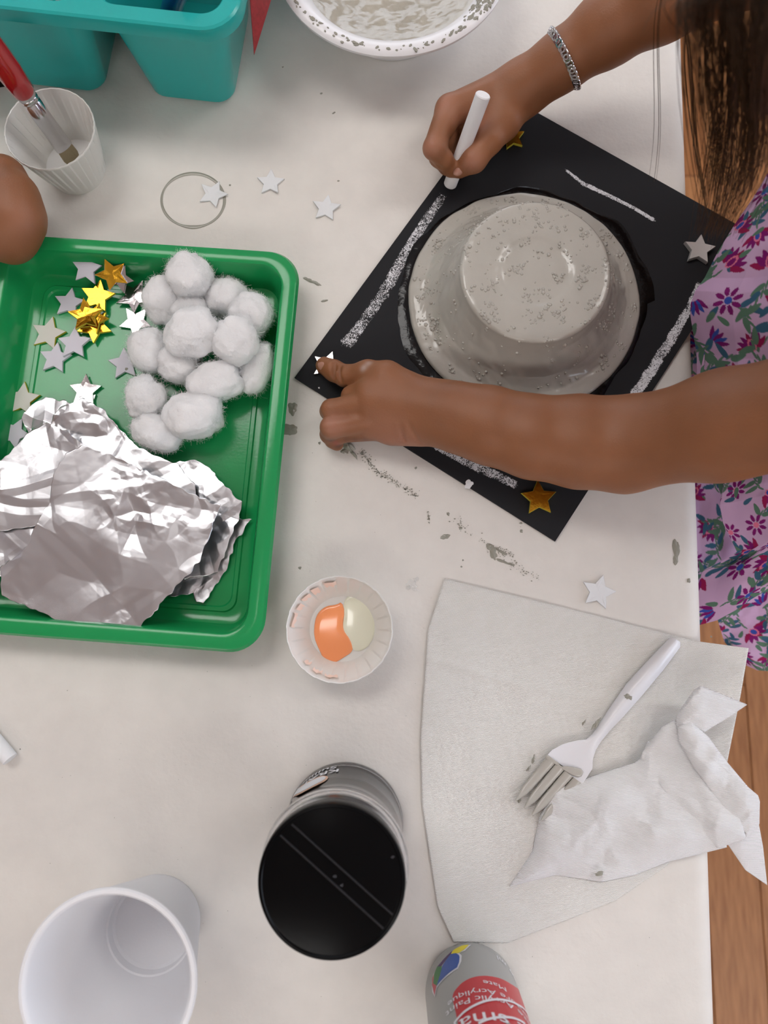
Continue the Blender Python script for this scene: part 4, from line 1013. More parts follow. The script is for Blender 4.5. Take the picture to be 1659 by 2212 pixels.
sheet('main_layer', [(1165, 1765, .0018), (1200, 1705, .003), (1300, 1670, .004), (1370, 1648, .006), (1382, 1640, .007), (1400, 1600, .010)], [(1400, 1600, .010), (1480, 1700, .012), (1560, 1790, .012), (1570, 1830, .010)],
      [(1100, 1915, .0016), (1200, 1890, .002), (1300, 1905, .003), (1370, 1890, .003), (1440, 1862, .004), (1510, 1845, .006), (1570, 1830, .010)], [(1165, 1765, .0018), (1150, 1840, .0016), (1100, 1915, .0016)], 200, 160, fold_fn(5, .0062, 0, .3), M['towel'], tw)
sheet('folded_band', [(1388, 1625, .010), (1430, 1570, .014), (1456, 1555, .016), (1480, 1600, .018)], [(1480, 1600, .018), (1530, 1690, .018), (1600, 1770, .016), (1612, 1812, .012)],
      [(1388, 1640, .010), (1430, 1700, .013), (1500, 1790, .012), (1550, 1832, .010), (1612, 1812, .012)], [(1388, 1625, .010), (1386, 1632, .010), (1388, 1640, .010)], 140, 100, fold_fn(12, .006, 0, .2), M['towel'], tw)
sheet('curled_top', [(1461, 1550, .018), (1475, 1525, .022), (1500, 1490, .026), (1514, 1482, .026), (1560, 1500, .024), (1614, 1522, .022)], [(1614, 1522, .022), (1580, 1545, .022), (1520, 1582, .020)],
      [(1466, 1580, .018), (1490, 1560, .022), (1520, 1582, .020)], [(1461, 1550, .018), (1461, 1565, .018), (1466, 1580, .018)], 90, 60, fold_fn(33, .003, 0, .2), M['towel'], tw)
sheet('right_band', [(1464, 1572, .020), (1490, 1556, .022), (1530, 1592, .020), (1534, 1600, .019)], [(1534, 1600, .019), (1570, 1650, .018), (1620, 1712, .014), (1641, 1730, .012), (1640, 1780, .010), (1608, 1815, .010)],
      [(1466, 1600, .019), (1500, 1660, .020), (1560, 1740, .018), (1610, 1800, .012), (1608, 1815, .010)], [(1464, 1572, .020), (1464, 1585, .020), (1466, 1600, .019)], 120, 90, fold_fn(40, .0055, 0, .2), M['towel'], tw)
sheet('hanging_corner', [(1572, 1822, .004), (1600, 1815, .006), (1638, 1775, .008)], [(1638, 1775, .008), (1648, 1830, -.01), (1657, 1912, -.04)], [(1572, 1822, .004), (1610, 1880, -.02), (1657, 1914, -.04)], [(1572, 1822, .004), (1572, 1822.5, .004), (1572, 1823, .004)], 50, 50, fold_fn(47, .0015, 0, .2), M['towel'], tw)

# fork
def zf_(x, y): return (1080 + x * 420 / 1659, 1360 + y * 480 / 1896)
fk = empty('plastic_fork', P(1300, 1590, .003), 0, 'white plastic fork with grey paint on its tines, on the towel', 'fork')
axp = [(1478, 1385), (1290, 1600), (1225, 1645), (1145, 1760)]
p0, p1, p2, p3 = P(1460, 1385, .004), P(1290, 1597, .004), P(1232, 1645, .004), P(1140, 1752, .004)
stn = [ # px centre, half width px, z top, z edge
    (1462, 1382, 9, .0066, .0050), (1458, 1388, 15, .0076, .0045), (1420, 1433, 19, .0086, .0042), (1370, 1490, 21, .0090, .0040), (1330, 1541, 17, .0088, .0042), (1305, 1573, 13, .0082, .0045), (1290, 1593, 12, .0074, .0048),
    (1277, 1608, 15, .0066, .0050), (1263, 1620, 27, .0056, .0052), (1247, 1634, 42, .0046, .0054), (1230, 1650, 48, .0040, .0056), (1219, 1664, 49, .0038, .0056)]
def cross_dir(i):
    a = stn[max(i - 1, 0)]; c = stn[min(i + 1, len(stn) - 1)]; d = np.array([c[0] - a[0], c[1] - a[1]], float); d /= np.linalg.norm(d)
    if i > 8: d = np.array([-.62, .785])
    return np.array([-d[1], d[0]])
lt = []; m = 13
for i, (x, y, w, zt, ze) in enumerate(stn):
    nd = cross_dir(i); l = []
    for k in range(m): f = k / (m - 1) * 2 - 1; p = P(x + nd[0] * w * f, y + nd[1] * w * f, ze + (zt - ze) * (1 - f * f)); l.append(p)
    for k in range(m - 1, -1, -1): f = (k / (m - 1) * 2 - 1) * .96; p = P(x + nd[0] * w * f, y + nd[1] * w * f, ze + (zt - ze) * (1 - f * f)); l.append(Vector((p.x, p.y, p.z - .0011)))
    lt.append(l)
b = MB(); b.loops(lt, True, True); o = b.build('fork_body', M['white_plastic'], fk, 50)
rp = [P(1450, 1398, .0088), P(1405, 1450, .0098), P(1360, 1503, .0100), P(1318, 1555, .0094), P(1300, 1580, .0082)]
td = np.array([-.60, .80]); tn = np.array([-.80, -.60])
for k in range(4):
    f = (k - 1.5) / 1.5; st = np.array([1219, 1664]) + tn * f * 36
    en_ = np.array([[1170, 1772], [1149, 1762], [1133, 1746], [1116, 1728]][k], float)
    lo = []
    for q in range(10):
        t = q / 9; p = st * (1 - t) + en_ * t; w = 11.3 * (1 - .18 * t) * (1 if t < .75 else 1 - (t - .75) * 3.0); z = .0050 - .0030 * math.sin(t * 1.6) + .0042 * t * t
        lo.append([Vector(P(*(p + tn * w * math.cos(a)), z + .0013 * math.sin(a))) for a in np.linspace(0, 2 * np.pi, 13)[:-1]])
    b = MB(); b.loops(lo, True, True); b.build('tine', M['grey_paint'], fk, 60)
q = smooth_poly([zf_(*p) for p in [(400, 1050), (425, 1120), (500, 1160), (600, 1165), (722, 1195), (690, 1270), (600, 1235), (530, 1190), (460, 1140), (375, 1105)]], 1)
pool(q, .0050, M['grey_paint'], 'paint_coat', fk, .0012)
for i_, (x, y, rx, ry, a) in enumerate([(1357, 1506, 8, 6, 0), (1288, 1563, 16, 5, .85), (1262, 1560, 7, 2, .8), (1225, 1795, 0, 0, 0), (1180, 1772, 12, 6, .9), (1190, 1755, 12, 5, .9), (1292, 1888, 9, 4, .2), (1152, 1640, 8, 3, 1.2), (1122, 1728, 5, 4, .4), (1182, 1810, 5, 6, 0), (1212, 1718, 14, 4, .9), (1142, 1660, 9, 3, 1.0)]):
    if rx: blob(x, y, rx, ry, a, .0006, 120 + i_, 'paint_blob', None, fk if i_ < 2 else tw, .0092 if i_ == 0 else (.0070 if i_ == 1 else (.0086 if y > 1850 else .0036)), .5)

# ================================================================== PEOPLE
SK = np.array([.275, .107, .044])
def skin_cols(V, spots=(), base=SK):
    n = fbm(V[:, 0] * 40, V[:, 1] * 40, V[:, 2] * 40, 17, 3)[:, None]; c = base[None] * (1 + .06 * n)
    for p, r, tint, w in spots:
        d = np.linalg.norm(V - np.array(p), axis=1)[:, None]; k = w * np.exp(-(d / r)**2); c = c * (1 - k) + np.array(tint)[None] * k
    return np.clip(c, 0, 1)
def chain(pts, k=.003, ko=.004):
    """pts: (px, py, z, r) joints"""
    w = [(tuple(P(a, b_, z)), r) for a, b_, z, r in pts]
    return ([('c', w[i][0], w[i + 1][0], w[i][1], w[i + 1][1]) for i in range(len(w) - 1)], k, ko)
def cseg(a, b_, k=.008): return ([('c', tuple(P(*a[:3])), tuple(P(*b_[:3])), a[3], b_[3])], .003, k)

per = empty('person', (.34, .21, FLOOR), 0, 'person in a lilac floral dress leaning over the table, drawing with chalk, silver chain bracelet', 'person')
G = []
# --- right hand (chalk)
wr = (1120, 196, .036, .0135)
G.append(([('c', tuple(P(*a[:3])), tuple(P(*b_[:3])), a[3], b_[3]) for a, b_ in [
    (wr, (972, 238, .037, .0098)), (wr, (978, 236, .026, .0095)), (wr, (990, 240, .016, .0085)), (wr, (1000, 240, .012, .008)),
    (wr, (1084, 258, .033, .0118)), ((1084, 258, .033, .0118), (1054, 296, .032, .0090)), ((1040, 245, .026, .010), (1015, 262, .022, .008)), ((1075, 250, .028, .012), (1040, 262, .026, .009))]], .008, .006))
G.append(chain([(972, 238, .037, .0094), (938, 320, .038, .0074), (958, 343, .030, .0064), (974, 366, .0190, .0054)], .002, .003))     # index
G.append(chain([(978, 236, .025, .0092), (949, 338, .0230, .0070), (966, 358, .014, .0060), (986, 366, .009, .0052)], .002, .0012))      # middle
G.append(chain([(990, 240, .015, .0085), (968, 325, .0125, .0066), (990, 345, .008, .0055), (1010, 335, .0075, .005)], .002, .002))     # ring
G.append(chain([(1000, 240, .012, .008), (985, 318, .0085, .006), (1010, 330, .007, .0048), (1025, 318, .007, .0045)], .002, .002))     # little
G.append(chain([(1082, 268, .033, .0114), (1058, 302, .034, .0088), (1024, 345, .030, .0082), (993, 366, .0215, .0058)], .003, .003))   # thumb
# forearm, elbow, upper arm
RS = (.315, .325, .215); LS = (.305, .11, .205)
fa = [(1120, 196, .038, .0140), (1160, 170, .045, .0146), (1214, 132, .055, .0163), (1310, 64, .070, .0200), (1430, -8, .088, .0235), (1560, -75, .100, .0245)]
G.append(([('c', tuple(P(*fa[i][:3])), tuple(P(*fa[i + 1][:3])), fa[i][3], fa[i + 1][3]) for i in range(5)] + [('c', tuple(P(*fa[5][:3])), RS, .0245, .036)], .010, .008))
# --- left hand (pressing the star)
wl = (940, 888, .030, .0135)
G.append(([('c', tuple(P(*a[:3])), tuple(P(*b_[:3])), a[3], b_[3]) for a, b_ in [
    ((935, 868, .031, .0125), (835, 818, .030, .0108)), ((935, 880, .032, .0125), (800, 848, .030, .0092)), ((935, 890, .032, .0125), (800, 874, .030, .0086)), ((935, 900, .030, .0125), (802, 905, .025, .0084)),
    ((935, 905, .028, .0125), (800, 922, .019, .0082)), ((905, 925, .022, .0112), (850, 928, .019, .0100))]], .008, .006))
G.append(chain([(835, 816, .029, .0100), (795, 806, .025, .0080), (745, 812, .017, .0066), (722, 801, .0125, .0066), (701, 790, .0100, .0060)], .004, .005))    # thumb
G.append(chain([(795, 846, .029, .0088), (760, 856, .021, .0068), (780, 862, .010, .006)], .002, .002))                                     # index, folded under
G.append(chain([(790, 872, .030, .0082), (715, 884, .024, .0064), (711, 888, .014, .0060), (735, 890, .009, .0052)], .002, .0010))           # middle
G.append(chain([(792, 908, .026, .0080), (716, 923, .023, .0072), (712, 938, .014, .0062), (728, 944, .0085, .0050)], .002, .0010))         # ring
G.append(chain([(805, 928, .018, .0074), (735, 938, .015, .0058), (719, 951, .0100, .0052), (728, 960, .0072, .0044)], .002, .0012))        # little
fl = [((935, 871, .031, .0122), (935, 905, .029, .0122)), ((985, 880, .033, .0138), (985, 922, .031, .0140)), ((1060, 897, .036, .0158), (1060, 940, .035, .0165)),
      ((1150, 922, .039, .0175), (1150, 964, .039, .0180)), ((1250, 927, .042, .0188), (1250, 980, .042, .0192)), ((1350, 934, .046, .0198), (1350, 988, .046, .0195))]
pr_ = []
for i in range(5):
    for k in (0, 1): a, b_ = fl[i][k], fl[i + 1][k]; pr_.append(('c', tuple(P(*a[:3])), tuple(P(*b_[:3])), a[3], b_[3]))
e_a, e_b = P(1350, 934, .046), P(1350, 988, .046); u_a, u_b = P(1560, 898, .083), P(1560, 945, .083)
pr_ += [('c', tuple(e_a), tuple(u_a), .0198, .0235), ('c', tuple(e_b), tuple(u_b), .0195, .0225), ('c', tuple(u_a), LS, .0235, .035), ('c', tuple(u_b), LS, .0225, .035)]
G.append((pr_, .012, .008))
# torso, neck and head (outside the frame)
G.append(([('c', RS, LS, .040, .040), ('c', (.290, .27, .17), (.345, .26, -.10), .058, .066), ('c', (.290, .165, .165), (.345, .15, -.10), .058, .066), ('c', (.30, .217, .22), (.285, .217, .275), .030, .030)], .03, .03))
HC = np.array([.262, .217, .335])
G.append(([('e', tuple(HC), (.072, .066, .082)), ('e', tuple(HC + [-.028, 0, -.045]), (.042, .042, .042)), ('e', tuple(HC + [-.070, 0, -.012]), (.013, .009, .014)), ('e', tuple(HC + [.005, .066, -.008]), (.012, .006, .017)), ('e', tuple(HC + [.005, -.066, -.008]), (.012, .006, .017)),
           ('e', tuple(HC + [-.066, 0, -.040]), (.008, .016, .004))], .012, .02))
# hips and legs under the dress, standing on the floor
for sgn in (-1, 1):
    G.append(([('c', (.40, .205 + .05 * sgn, -.12), (.41, .205 + .055 * sgn, -.40), .062, .042), ('c', (.41, .205 + .055 * sgn, -.40), (.42, .205 + .055 * sgn, -.68), .042, .027), ('c', (.42, .205 + .055 * sgn, -.703), (.34, .205 + .06 * sgn, -.708), .025, .020)], .02, .02))
carve = [(('c', tuple(P(690, 904, .0300)), tuple(P(748, 899, .0325)), .0010, .0008), .0025), (('c', tuple(P(990, 292, .042)), tuple(P(982, 322, .030)), .0050, .0035), .003), (('c', tuple(P(908, 352, .036)), tuple(P(950, 362, .030)), .0014, .0012), .002), (('c', tuple(P(723, 780, .0205)), tuple(P(722, 826, .0185)), .0016, .0016), .002), (('c', tuple(P(733, 782, .0225)), tuple(P(735, 826, .0215)), .0014, .0014), .002),
         (('c', tuple(P(876, 905, .0440)), tuple(P(905, 958, .030)), .0012, .0012), .002), (('c', tuple(P(862, 912, .0410)), tuple(P(872, 950, .028)), .0010, .0010), .002)]

def axb(lo, hi):
    def seg(a, b_, h): return list(np.arange(a, b_ - h * .5, h))
    f = .0012
    X = seg(lo[0], .205, f) + seg(.205, hi[0] + .01, .005)
    Y = seg(lo[1], .085, .004) + seg(.085, .37, f) + seg(.37, hi[1] + .01, .0025)
    Z = seg(lo[2], -.004, .010) + seg(-.004, .095, f) + seg(.095, hi[2] + .01, .004)
    return [np.array(X), np.array(Y), np.array(Z)]
V, Q = sdf_mesh(G, .0012, carve, axb)
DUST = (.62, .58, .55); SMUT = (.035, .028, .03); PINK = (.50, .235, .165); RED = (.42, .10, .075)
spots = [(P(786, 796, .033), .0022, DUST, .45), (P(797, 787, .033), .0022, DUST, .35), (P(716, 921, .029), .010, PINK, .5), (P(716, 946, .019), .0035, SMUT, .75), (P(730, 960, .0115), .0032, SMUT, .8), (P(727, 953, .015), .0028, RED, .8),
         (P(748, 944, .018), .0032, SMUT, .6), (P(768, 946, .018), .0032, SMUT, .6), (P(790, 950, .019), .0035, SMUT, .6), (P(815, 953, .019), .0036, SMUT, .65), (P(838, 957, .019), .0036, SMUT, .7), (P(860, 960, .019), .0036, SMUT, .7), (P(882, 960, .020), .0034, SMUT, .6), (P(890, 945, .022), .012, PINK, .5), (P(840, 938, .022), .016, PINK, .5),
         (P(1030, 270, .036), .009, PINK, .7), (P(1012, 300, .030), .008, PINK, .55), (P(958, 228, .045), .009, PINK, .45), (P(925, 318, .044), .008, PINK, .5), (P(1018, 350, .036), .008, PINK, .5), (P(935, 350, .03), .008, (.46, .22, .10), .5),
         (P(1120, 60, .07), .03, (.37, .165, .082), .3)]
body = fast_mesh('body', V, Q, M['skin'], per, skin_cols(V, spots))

def nail(px, py, z, w, l, ang, tilt=0.0, name='fingernail'):
    bm = bmesh.new(); bmesh.ops.create_uvsphere(bm, u_segments=20, v_segments=10, radius=1)
    R_ = Matrix.Rotation(ang, 3, 'Z') @ Matrix.Rotation(tilt, 3, 'Y'); c = P(px, py, z)
    vs = []
    for v in bm.verts: p = v.co; q = Vector((p.x * l, p.y * w, p.z * .0012 - .35 * w * p.y * p.y)); vs.append(c + R_ @ q)
    fs = [tuple(v.index for v in f.verts) for f in bm.faces]; bm.free(); return mesh_obj(name, vs, fs, M['nail'], per, True)
nail(700, 788, .0158, .0040, .0052, math.radians(160), math.radians(22))
nail(990, 368, .0262, .0032, .0040, math.radians(215), math.radians(25))

# --- silver bracelet
ba = P(1216, 130, .056); bd_ = (P(1310, 64, .070) - P(1160, 170, .045)).normalized()
bu = bd_.cross(Vector((0, 0, 1))).normalized(); bw = bu.cross(bd_).normalized()
RB = .0186
def bpt(a, r=RB, o=0): return ba + bd_ * (o + .0035 * math.cos(a - 1.0)) + bu * (r * math.cos(a)) + bw * (r * math.sin(a))
rows = []
for k in range(9):
    a = math.pi + .62 - .55 * k / 8
    rows.append([bpt(a, RB + .0004, -.0032), bpt(a, RB + .0012, -.0028), bpt(a, RB + .0014, 0), bpt(a, RB + .0012, .0028), bpt(a, RB + .0004, .0032), bpt(a, RB, 0)])
b = MB(); b.loops(rows, True, True); brc = b.build('bracelet', M['steel'], per, 40); brc['label'] = 'silver figaro chain bracelet'
N = 32; a0_ = math.pi + .05
for k in range(N):
    a = a0_ - (2 * math.pi - .60) * (k + .5) / N; lng = .0038 if k % 4 == 3 else .0024
    c = bpt(a, RB + .0004); tan = (bpt(a + .05) - bpt(a - .05)).normalized(); out = (c - ba).normalized()
    sd_ = tan.cross(out); tw_ = math.radians(38); nx = (sd_ * math.cos(tw_) + out * math.sin(tw_)); pts = []
    for j in range(14):
        t = 2 * math.pi * j / 14; pts.append(c + tan * (lng * math.cos(t)) + nx * (.0021 * math.sin(t)))
    b = MB(); ring_ = []
    for j in range(14):
        p = pts[j]; tt = (pts[(j + 1) % 14] - pts[j - 1]).normalized(); n1 = (p - c).normalized(); n1 = (n1 - tt * n1.dot(tt)).normalized(); n2 = tt.cross(n1)
        ring_.append([p + (n1 * math.cos(q) + n2 * math.sin(q)) * .00088 for q in np.linspace(0, 2 * math.pi, 7)[:-1]])
    ring_.append(ring_[0]); b.loops(ring_); b.build('chain_link', M['steel'], brc, 60)

# --- dress: lilac cloth with a printed flower pattern
GND = np.array(srgb(206, 170, 204)[:3])
CM, CB, CG, CT2, CPK, CR = [np.array(srgb(*c)[:3]) for c in ((126, 28, 106), (58, 84, 170), (92, 124, 104), (62, 100, 124), (226, 120, 150), (150, 30, 80))]
def print_pattern(U, V_, seed):
    C0 = [0, 0]; rg = np.random.RandomState(seed); c = np.broadcast_to(GND, U.shape + (3,)).copy()
    u0, u1, v0, v1 = U.min(), U.max(), V_.min(), V_.max()
    def ell(cx, cy, rx, ry, a, col, fray=.0, ser=0):
        rx *= 2; ry *= 2; cx = C0[0] + (cx - C0[0]) * 2; cy = C0[1] + (cy - C0[1]) * 2
        m = (np.abs(U - cx) < max(rx, ry) * 1.3) & (np.abs(V_ - cy) < max(rx, ry) * 1.3)
        if not m.any(): return
        x, y = U[m] - cx, V_[m] - cy; p = x * math.cos(a) + y * math.sin(a); q = -x * math.sin(a) + y * math.cos(a)
        w = 1 - .35 * np.clip(p / rx, -1, 1) if ser else 1.0
        d = (p / rx)**2 + (q / (ry * w))**2 + fray * np.sin(np.arctan2(q, p) * 11)
        k = np.clip((1 - d) / .18, 0, 1)[:, None]; cc = c[m]; c[m] = cc * (1 - k) + col * k
    step = .0275; rows = int((v1 - v0) / step) + 3; cols = int((u1 - u0) / step) + 3
    for i in range(-1, rows):
        for j in range(-1, cols):
            cx = u0 + (j + .5 * (i % 2) + rg.uniform(-.16, .16)) * step; cy = v0 + (i + rg.uniform(-.16, .16)) * step; a = rg.uniform(0, 6.28); t = rg.rand(); C0[:] = [cx, cy]
            for q in range(5):      # stem
                x = cx - math.cos(a + .12 * q) * .0028 * (q + 1); y = cy - math.sin(a + .12 * q) * .0028 * (q + 1); ell(x, y, .0019, .00042, a + .15 * q, CG)
                if q in (1, 2, 4):
                    for sg in (-1, 1):
                        if rg.rand() < .85: ell(x + math.cos(a + sg * 1.9) * .0030, y + math.sin(a + sg * 1.9) * .0030, .0030, .0011, a + sg * 2.2, CG if rg.rand() < .6 else CT2, 0, 1)
            if t < .55:             # fan shaped bloom
                s_ = rg.uniform(.0038, .0054); n_ = 7
                for q in range(n_):
                    b_ = a + (q - (n_ - 1) / 2) * .36; ell(cx + math.cos(b_) * s_, cy + math.sin(b_) * s_, s_ * .62, s_ * .23, b_, CM if q % 3 else CR, .12, 1)
                ell(cx + math.cos(a) * s_ * .55, cy + math.sin(a) * s_ * .55, s_ * .55, s_ * .36, a, CPK, .1); ell(cx + math.cos(a) * s_ * .5, cy + math.sin(a) * s_ * .5, s_ * .38, s_ * .24, a, CB if rg.rand() < .6 else CM, .15)
            elif t < .85:           # daisy
                s_ = rg.uniform(.0026, .0036)
                for q in range(8): b_ = a + q * .785; ell(cx + math.cos(b_) * s_, cy + math.sin(b_) * s_, s_ * .55, s_ * .27, b_, CM, .15)
                ell(cx, cy, s_ * .42, s_ * .42, 0, CPK if rg.rand() < .5 else CB)
            else:
                for q in range(5): b_ = a + (q - 2) * .3; ell(cx + math.cos(b_) * .004, cy + math.sin(b_) * .004, .0026, .0008, b_, CB if q % 2 else CM, .1, 1)
            for q in range(2):
                x, y = cx + rg.randn() * .009, cy + rg.randn() * .009; ell(x, y, .0024, .0010, rg.rand() * 6, CG if rg.rand() < .5 else CT2, 0, 1)
    return c
def cloth(nm, top, right, bottom, left, nu, nv, zf, seed, sx, sy):
    A = coons(top, right, bottom, left, nu, nv); u = np.broadcast_to(np.linspace(0, 1, nu)[None], A.shape[:2]); v = np.broadcast_to(np.linspace(0, 1, nv)[:, None], A.shape[:2])
    A[..., 2] += zf(u, v); W = px2w(A); col = print_pattern(u * sx, v * sy, seed)
    o = fast_mesh(nm, W.reshape(-1, 3), grid_faces(nu, nv), M['dress'], dress, col.reshape(-1, 3)); return o
def folds(seed, amp, n=5, ang=1.1, ed=.06):
    rg = np.random.RandomState(seed); F_ = [(ang + rg.uniform(-.35, .35), rg.uniform(-.7, .9), rg.uniform(.03, .09), rg.uniform(-1, 1)) for _ in range(n)]
    def f(u, v):
        h = .5 * fbm(u * 3 + seed, v * 4, 0, seed, 3)
        for a, c_, w, s_ in F_: d = u * math.cos(a) + v * math.sin(a) - c_ - .5 + .06 * vnoise(u * 3, v * 3, 0, seed); h = h + s_ * np.exp(-(d / w)**2)
        return amp * h * np.clip(np.minimum(u, .5) / ed, 0, 1)
    return f
dress = empty('dress', (.3, .2, .0)); dress.parent = per; dress.matrix_parent_inverse = Matrix.Translation(per.location).inverted(); dress['label'] = 'lilac dress printed with purple and blue flowers'
cloth('bodice', [(1672, 352, .120), (1760, 300, .150), (1900, 300, .16)], [(1900, 300, .16), (1900, 600, .15), (1900, 950, .15)], [(1512, 905, .006), (1600, 930, .06), (1900, 950, .15)],
      [(1672, 352, .120), (1625, 430, .100), (1590, 480, .080), (1550, 545, .060), (1522, 600, .042), (1502, 628, .036), (1492, 655, .030), (1491, 680, .025), (1496, 712, .021), (1504, 760, .015), (1508, 850, .008), (1512, 905, .006)], 260, 420, folds(3, .006, 6, .7), 4, .12, .19)
cloth('front_flap', [(1662, 640, .062), (1750, 600, .10), (1850, 600, .12)], [(1850, 600, .12), (1850, 800, .10), (1850, 990, .07)], [(1560, 1010, -.006), (1660, 1000, .03), (1850, 990, .07)],
      [(1662, 640, .062), (1600, 668, .052), (1564, 690, .044), (1538, 726, .036), (1522, 760, .028), (1513, 800, .020), (1510, 850, .012), (1530, 950, -.002), (1560, 1010, -.006)], 200, 300, folds(8, .003, 4, .9), 9, .09, .12)
cloth('skirt_shade_panel', [(1480, 660, -.03), (1700, 660, -.03)], [(1700, 660, -.03), (1700, 1250, -.07)], [(1500, 1260, -.06), (1700, 1250, -.07)], [(1480, 660, -.03), (1495, 1000, -.05), (1500, 1130, -.055), (1500, 1260, -.06)], 160, 300, folds(14, .008, 5, .3), 21, .09, .24)
cloth('skirt_front', [(1574, 1000, -.02), (1660, 990, 0), (1850, 990, .02)], [(1850, 990, .02), (1850, 1200, -.01), (1850, 1180, -.02)], [(1505, 1352, -.055), (1549, 1340, -.050), (1586, 1320, -.043), (1624, 1294, -.036), (1662, 1272, -.03), (1850, 1180, -.02)],
      [(1574, 1000, -.02), (1562, 1060, -.022), (1555, 1090, -.025), (1562, 1130, -.03), (1592, 1192, -.035), (1560, 1212, -.045), (1518, 1232, -.052), (1500, 1290, -.055), (1505, 1352, -.055)], 260, 340, folds(17, .006, 6, 2.5, .12), 30, .12, .15)
cloth('skirt_lower_tier', [(1540, 1300, -.10), (1650, 1240, -.09), (1800, 1200, -.08)], [(1800, 1200, -.08), (1800, 1400, -.10)], [(1588, 1415, -.14), (1611, 1437, -.14), (1636, 1448, -.14), (1662, 1450, -.14), (1800, 1400, -.10)],
      [(1540, 1300, -.10), (1552, 1345, -.11), (1564, 1385, -.125), (1588, 1415, -.14)], 200, 200, folds(26, .006, 5, 1.4, .1), 44, .10, .10)

# --- hair hanging forward from the head
rg = np.random.RandomState(5); Vh = []; Fh = []
def strand(pts, r, nseg=12):
    q = resample([tuple(P(*p)) for p in pts], nseg)
    # smooth
    for _ in range(2): q[1:-1] = (q[:-2] + 2 * q[1:-1] + q[2:]) / 4
    base = len(Vh)
    for i in range(nseg):
        rr = r * (1 - .6 * max(0, i / (nseg - 1) - .7) / .3)
        for k in range(3): a = 2.094 * k; Vh.append((q[i][0] + rr * math.cos(a), q[i][1] + rr * math.sin(a) * .8, q[i][2] + rr * math.sin(a) * .6))
        if i:
            for k in range(3): k2 = (k + 1) % 3; o_ = base + 3 * i; Fh.append((o_ - 3 + k, o_ - 3 + k2, o_ + k2, o_ + k))
locks = [([(1640, -160, .26), (1575, -20, .20), (1575, 120, .15), (1580, 260, .12), (1550, 420, .10), (1530, 505, .08)], 16, 90), ([(1700, -120, .26), (1640, 20, .20), (1630, 160, .16), (1640, 300, .13), (1600, 420, .10), (1560, 500, .09)], 20, 100),
         ([(1600, -180, .26), (1530, -30, .20), (1520, 100, .16), (1535, 260, .13), (1560, 400, .10)], 14, 45), ([(1720, -60, .26), (1665, 80, .2), (1650, 240, .15), (1660, 360, .12)], 16, 60),
         ([(1560, -200, .26), (1500, -60, .22), (1492, 80, .17), (1505, 250, .13), (1540, 440, .10)], 16, 16), ([(1650, -150, .25), (1590, 0, .20), (1600, 160, .16), (1622, 240, .14), (1615, 400, .11)], 8, 60),
         ([(1640, -160, .27), (1560, -60, .22), (1480, 10, .19), (1500, 60, .17), (1560, 120, .15)], 30, 40)]
for pts, sp, n in locks:
    for _ in range(int(n * 1.5)):
        dx, dy = rg.randn() * sp, rg.randn() * 22; cut = len(pts) if rg.rand() < .6 else len(pts) - 1; w1, w2 = rg.randn() * sp * .5, rg.randn() * sp * .7
        strand([(x + dx * (.35 + .65 * math.sin(min(1, i / 3) * 1.57)) + w1 * math.sin(i * 1.3) + w2 * math.cos(i * .9), y + dy * .5, min(.33, z * 1.3 + .01) + rg.randn() * .002) for i, (x, y, z) in enumerate(pts[:cut])], .00016 * rg.uniform(.6, 1.4))
for pts in ([(1500, -200, .25), (1430, -30, .18), (1417, 60, .15), (1421, 180, .13), (1424, 300, .11), (1412, 392, .10)], [(1500, -120, .2), (1478, 120, .15), (1490, 250, .13), (1512, 370, .12), (1532, 470, .11)],
            [(1480, 40, .16), (1495, 190, .14), (1502, 330, .12), (1520, 430, .11)]):
    for q in range(4): dx = rg.randn() * 1.6; strand([(x + dx * (1 + .3 * i), y, z) for i, (x, y, z) in enumerate(pts)], .00022, 20)
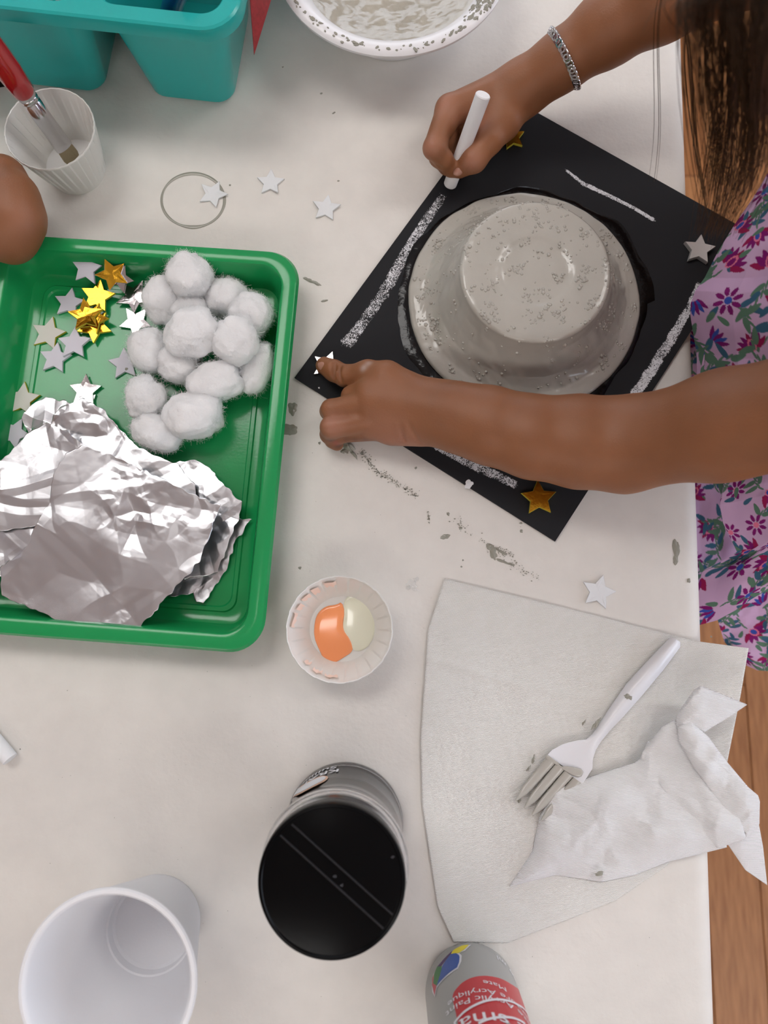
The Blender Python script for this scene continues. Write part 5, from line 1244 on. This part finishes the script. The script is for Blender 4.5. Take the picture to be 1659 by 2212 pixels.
# cap of hair over the head
for _ in range(1500):
    t = rg.uniform(0, math.pi * 2); el = rg.uniform(-.2, 1.4); pts = []
    for k in range(7):
        e = el - k * .22; rr = np.array([.078, .072, .088]) * (1.0 + .01 * rg.randn()); p = HC + rr * np.array([math.cos(t) * math.cos(e), math.sin(t) * math.cos(e), math.sin(e)])
        if math.cos(t) < -.55 and e < .35: break
        pts.append(p)
    if len(pts) > 2:
        base = len(Vh)
        for i, p in enumerate(pts):
            for k in range(3): a = 2.094 * k; Vh.append((p[0] + .0009 * math.cos(a), p[1] + .0009 * math.sin(a), p[2]))
            if i:
                for k in range(3): k2 = (k + 1) % 3; o_ = base + 3 * i; Fh.append((o_ - 3 + k, o_ - 3 + k2, o_ + k2, o_ + k))
hr = fast_mesh('hair', np.array(Vh), np.array(Fh), M['hair'], per); hr['label'] = 'long dark brown hair hanging loose over the arm'; hr['kind'] = 'stuff'

# ------------------------------------------------------------------ second person: a fist at the left edge
p2_ = empty('person', (-.45, .16, FLOOR), 0, 'person at the left edge, only a closed hand resting above the green tray', 'person')
G2 = []
G2.append(([('c', tuple(P(*a[:3])), tuple(P(*b_[:3])), a[3], b_[3]) for a, b_ in [((-120, 470, .052, .017), (8, 388, .048, .0125)), ((-120, 470, .054, .017), (30, 430, .052, .0135)), ((-120, 480, .054, .017), (38, 480, .050, .0145)), ((-120, 490, .048, .017), (20, 520, .043, .0130)), ((-60, 440, .044, .016), (0, 480, .040, .016))]], .010, .008))
for j, (x, y, z, r) in enumerate([(8, 382, .048, .0118), (32, 424, .052, .0135), (44, 474, .050, .0145), (28, 520, .044, .0125)]):
    G2.append(chain([(x, y, z, r), (x + 2, y + 2, z - .008, .0095), (x - 60, y, z - .010, .0085)], .006, .009))
G2.append(chain([(-40, 500, .046, .012), (10, 500, .043, .0095), (25, 470, .041, .008)], .003, .004))
wa = P(-120, 475, .052); G2.append(([('c', tuple(wa), (-.42, .14, .075), .0180, .026), ('c', (-.42, .14, .075), (-.52, .10, .25), .027, .036)], .01, .012))
V, Q = sdf_mesh(G2, .002)
fast_mesh('body', V, Q, M['skin'], p2_, skin_cols(V, [(P(50, 470, .068), .012, PINK, .3)], SK * np.array([.93, .93, .93])))
b = MB(); b.tube([(-.475, .118, .16), (-.50, .108, .21), (-.53, .096, .27)], [.044, .046, .050], 32, False); o = b.build('sleeve', M['star_white'], p2_, 50); md = o.modifiers.new('t', 'SOLIDIFY'); md.thickness = .002
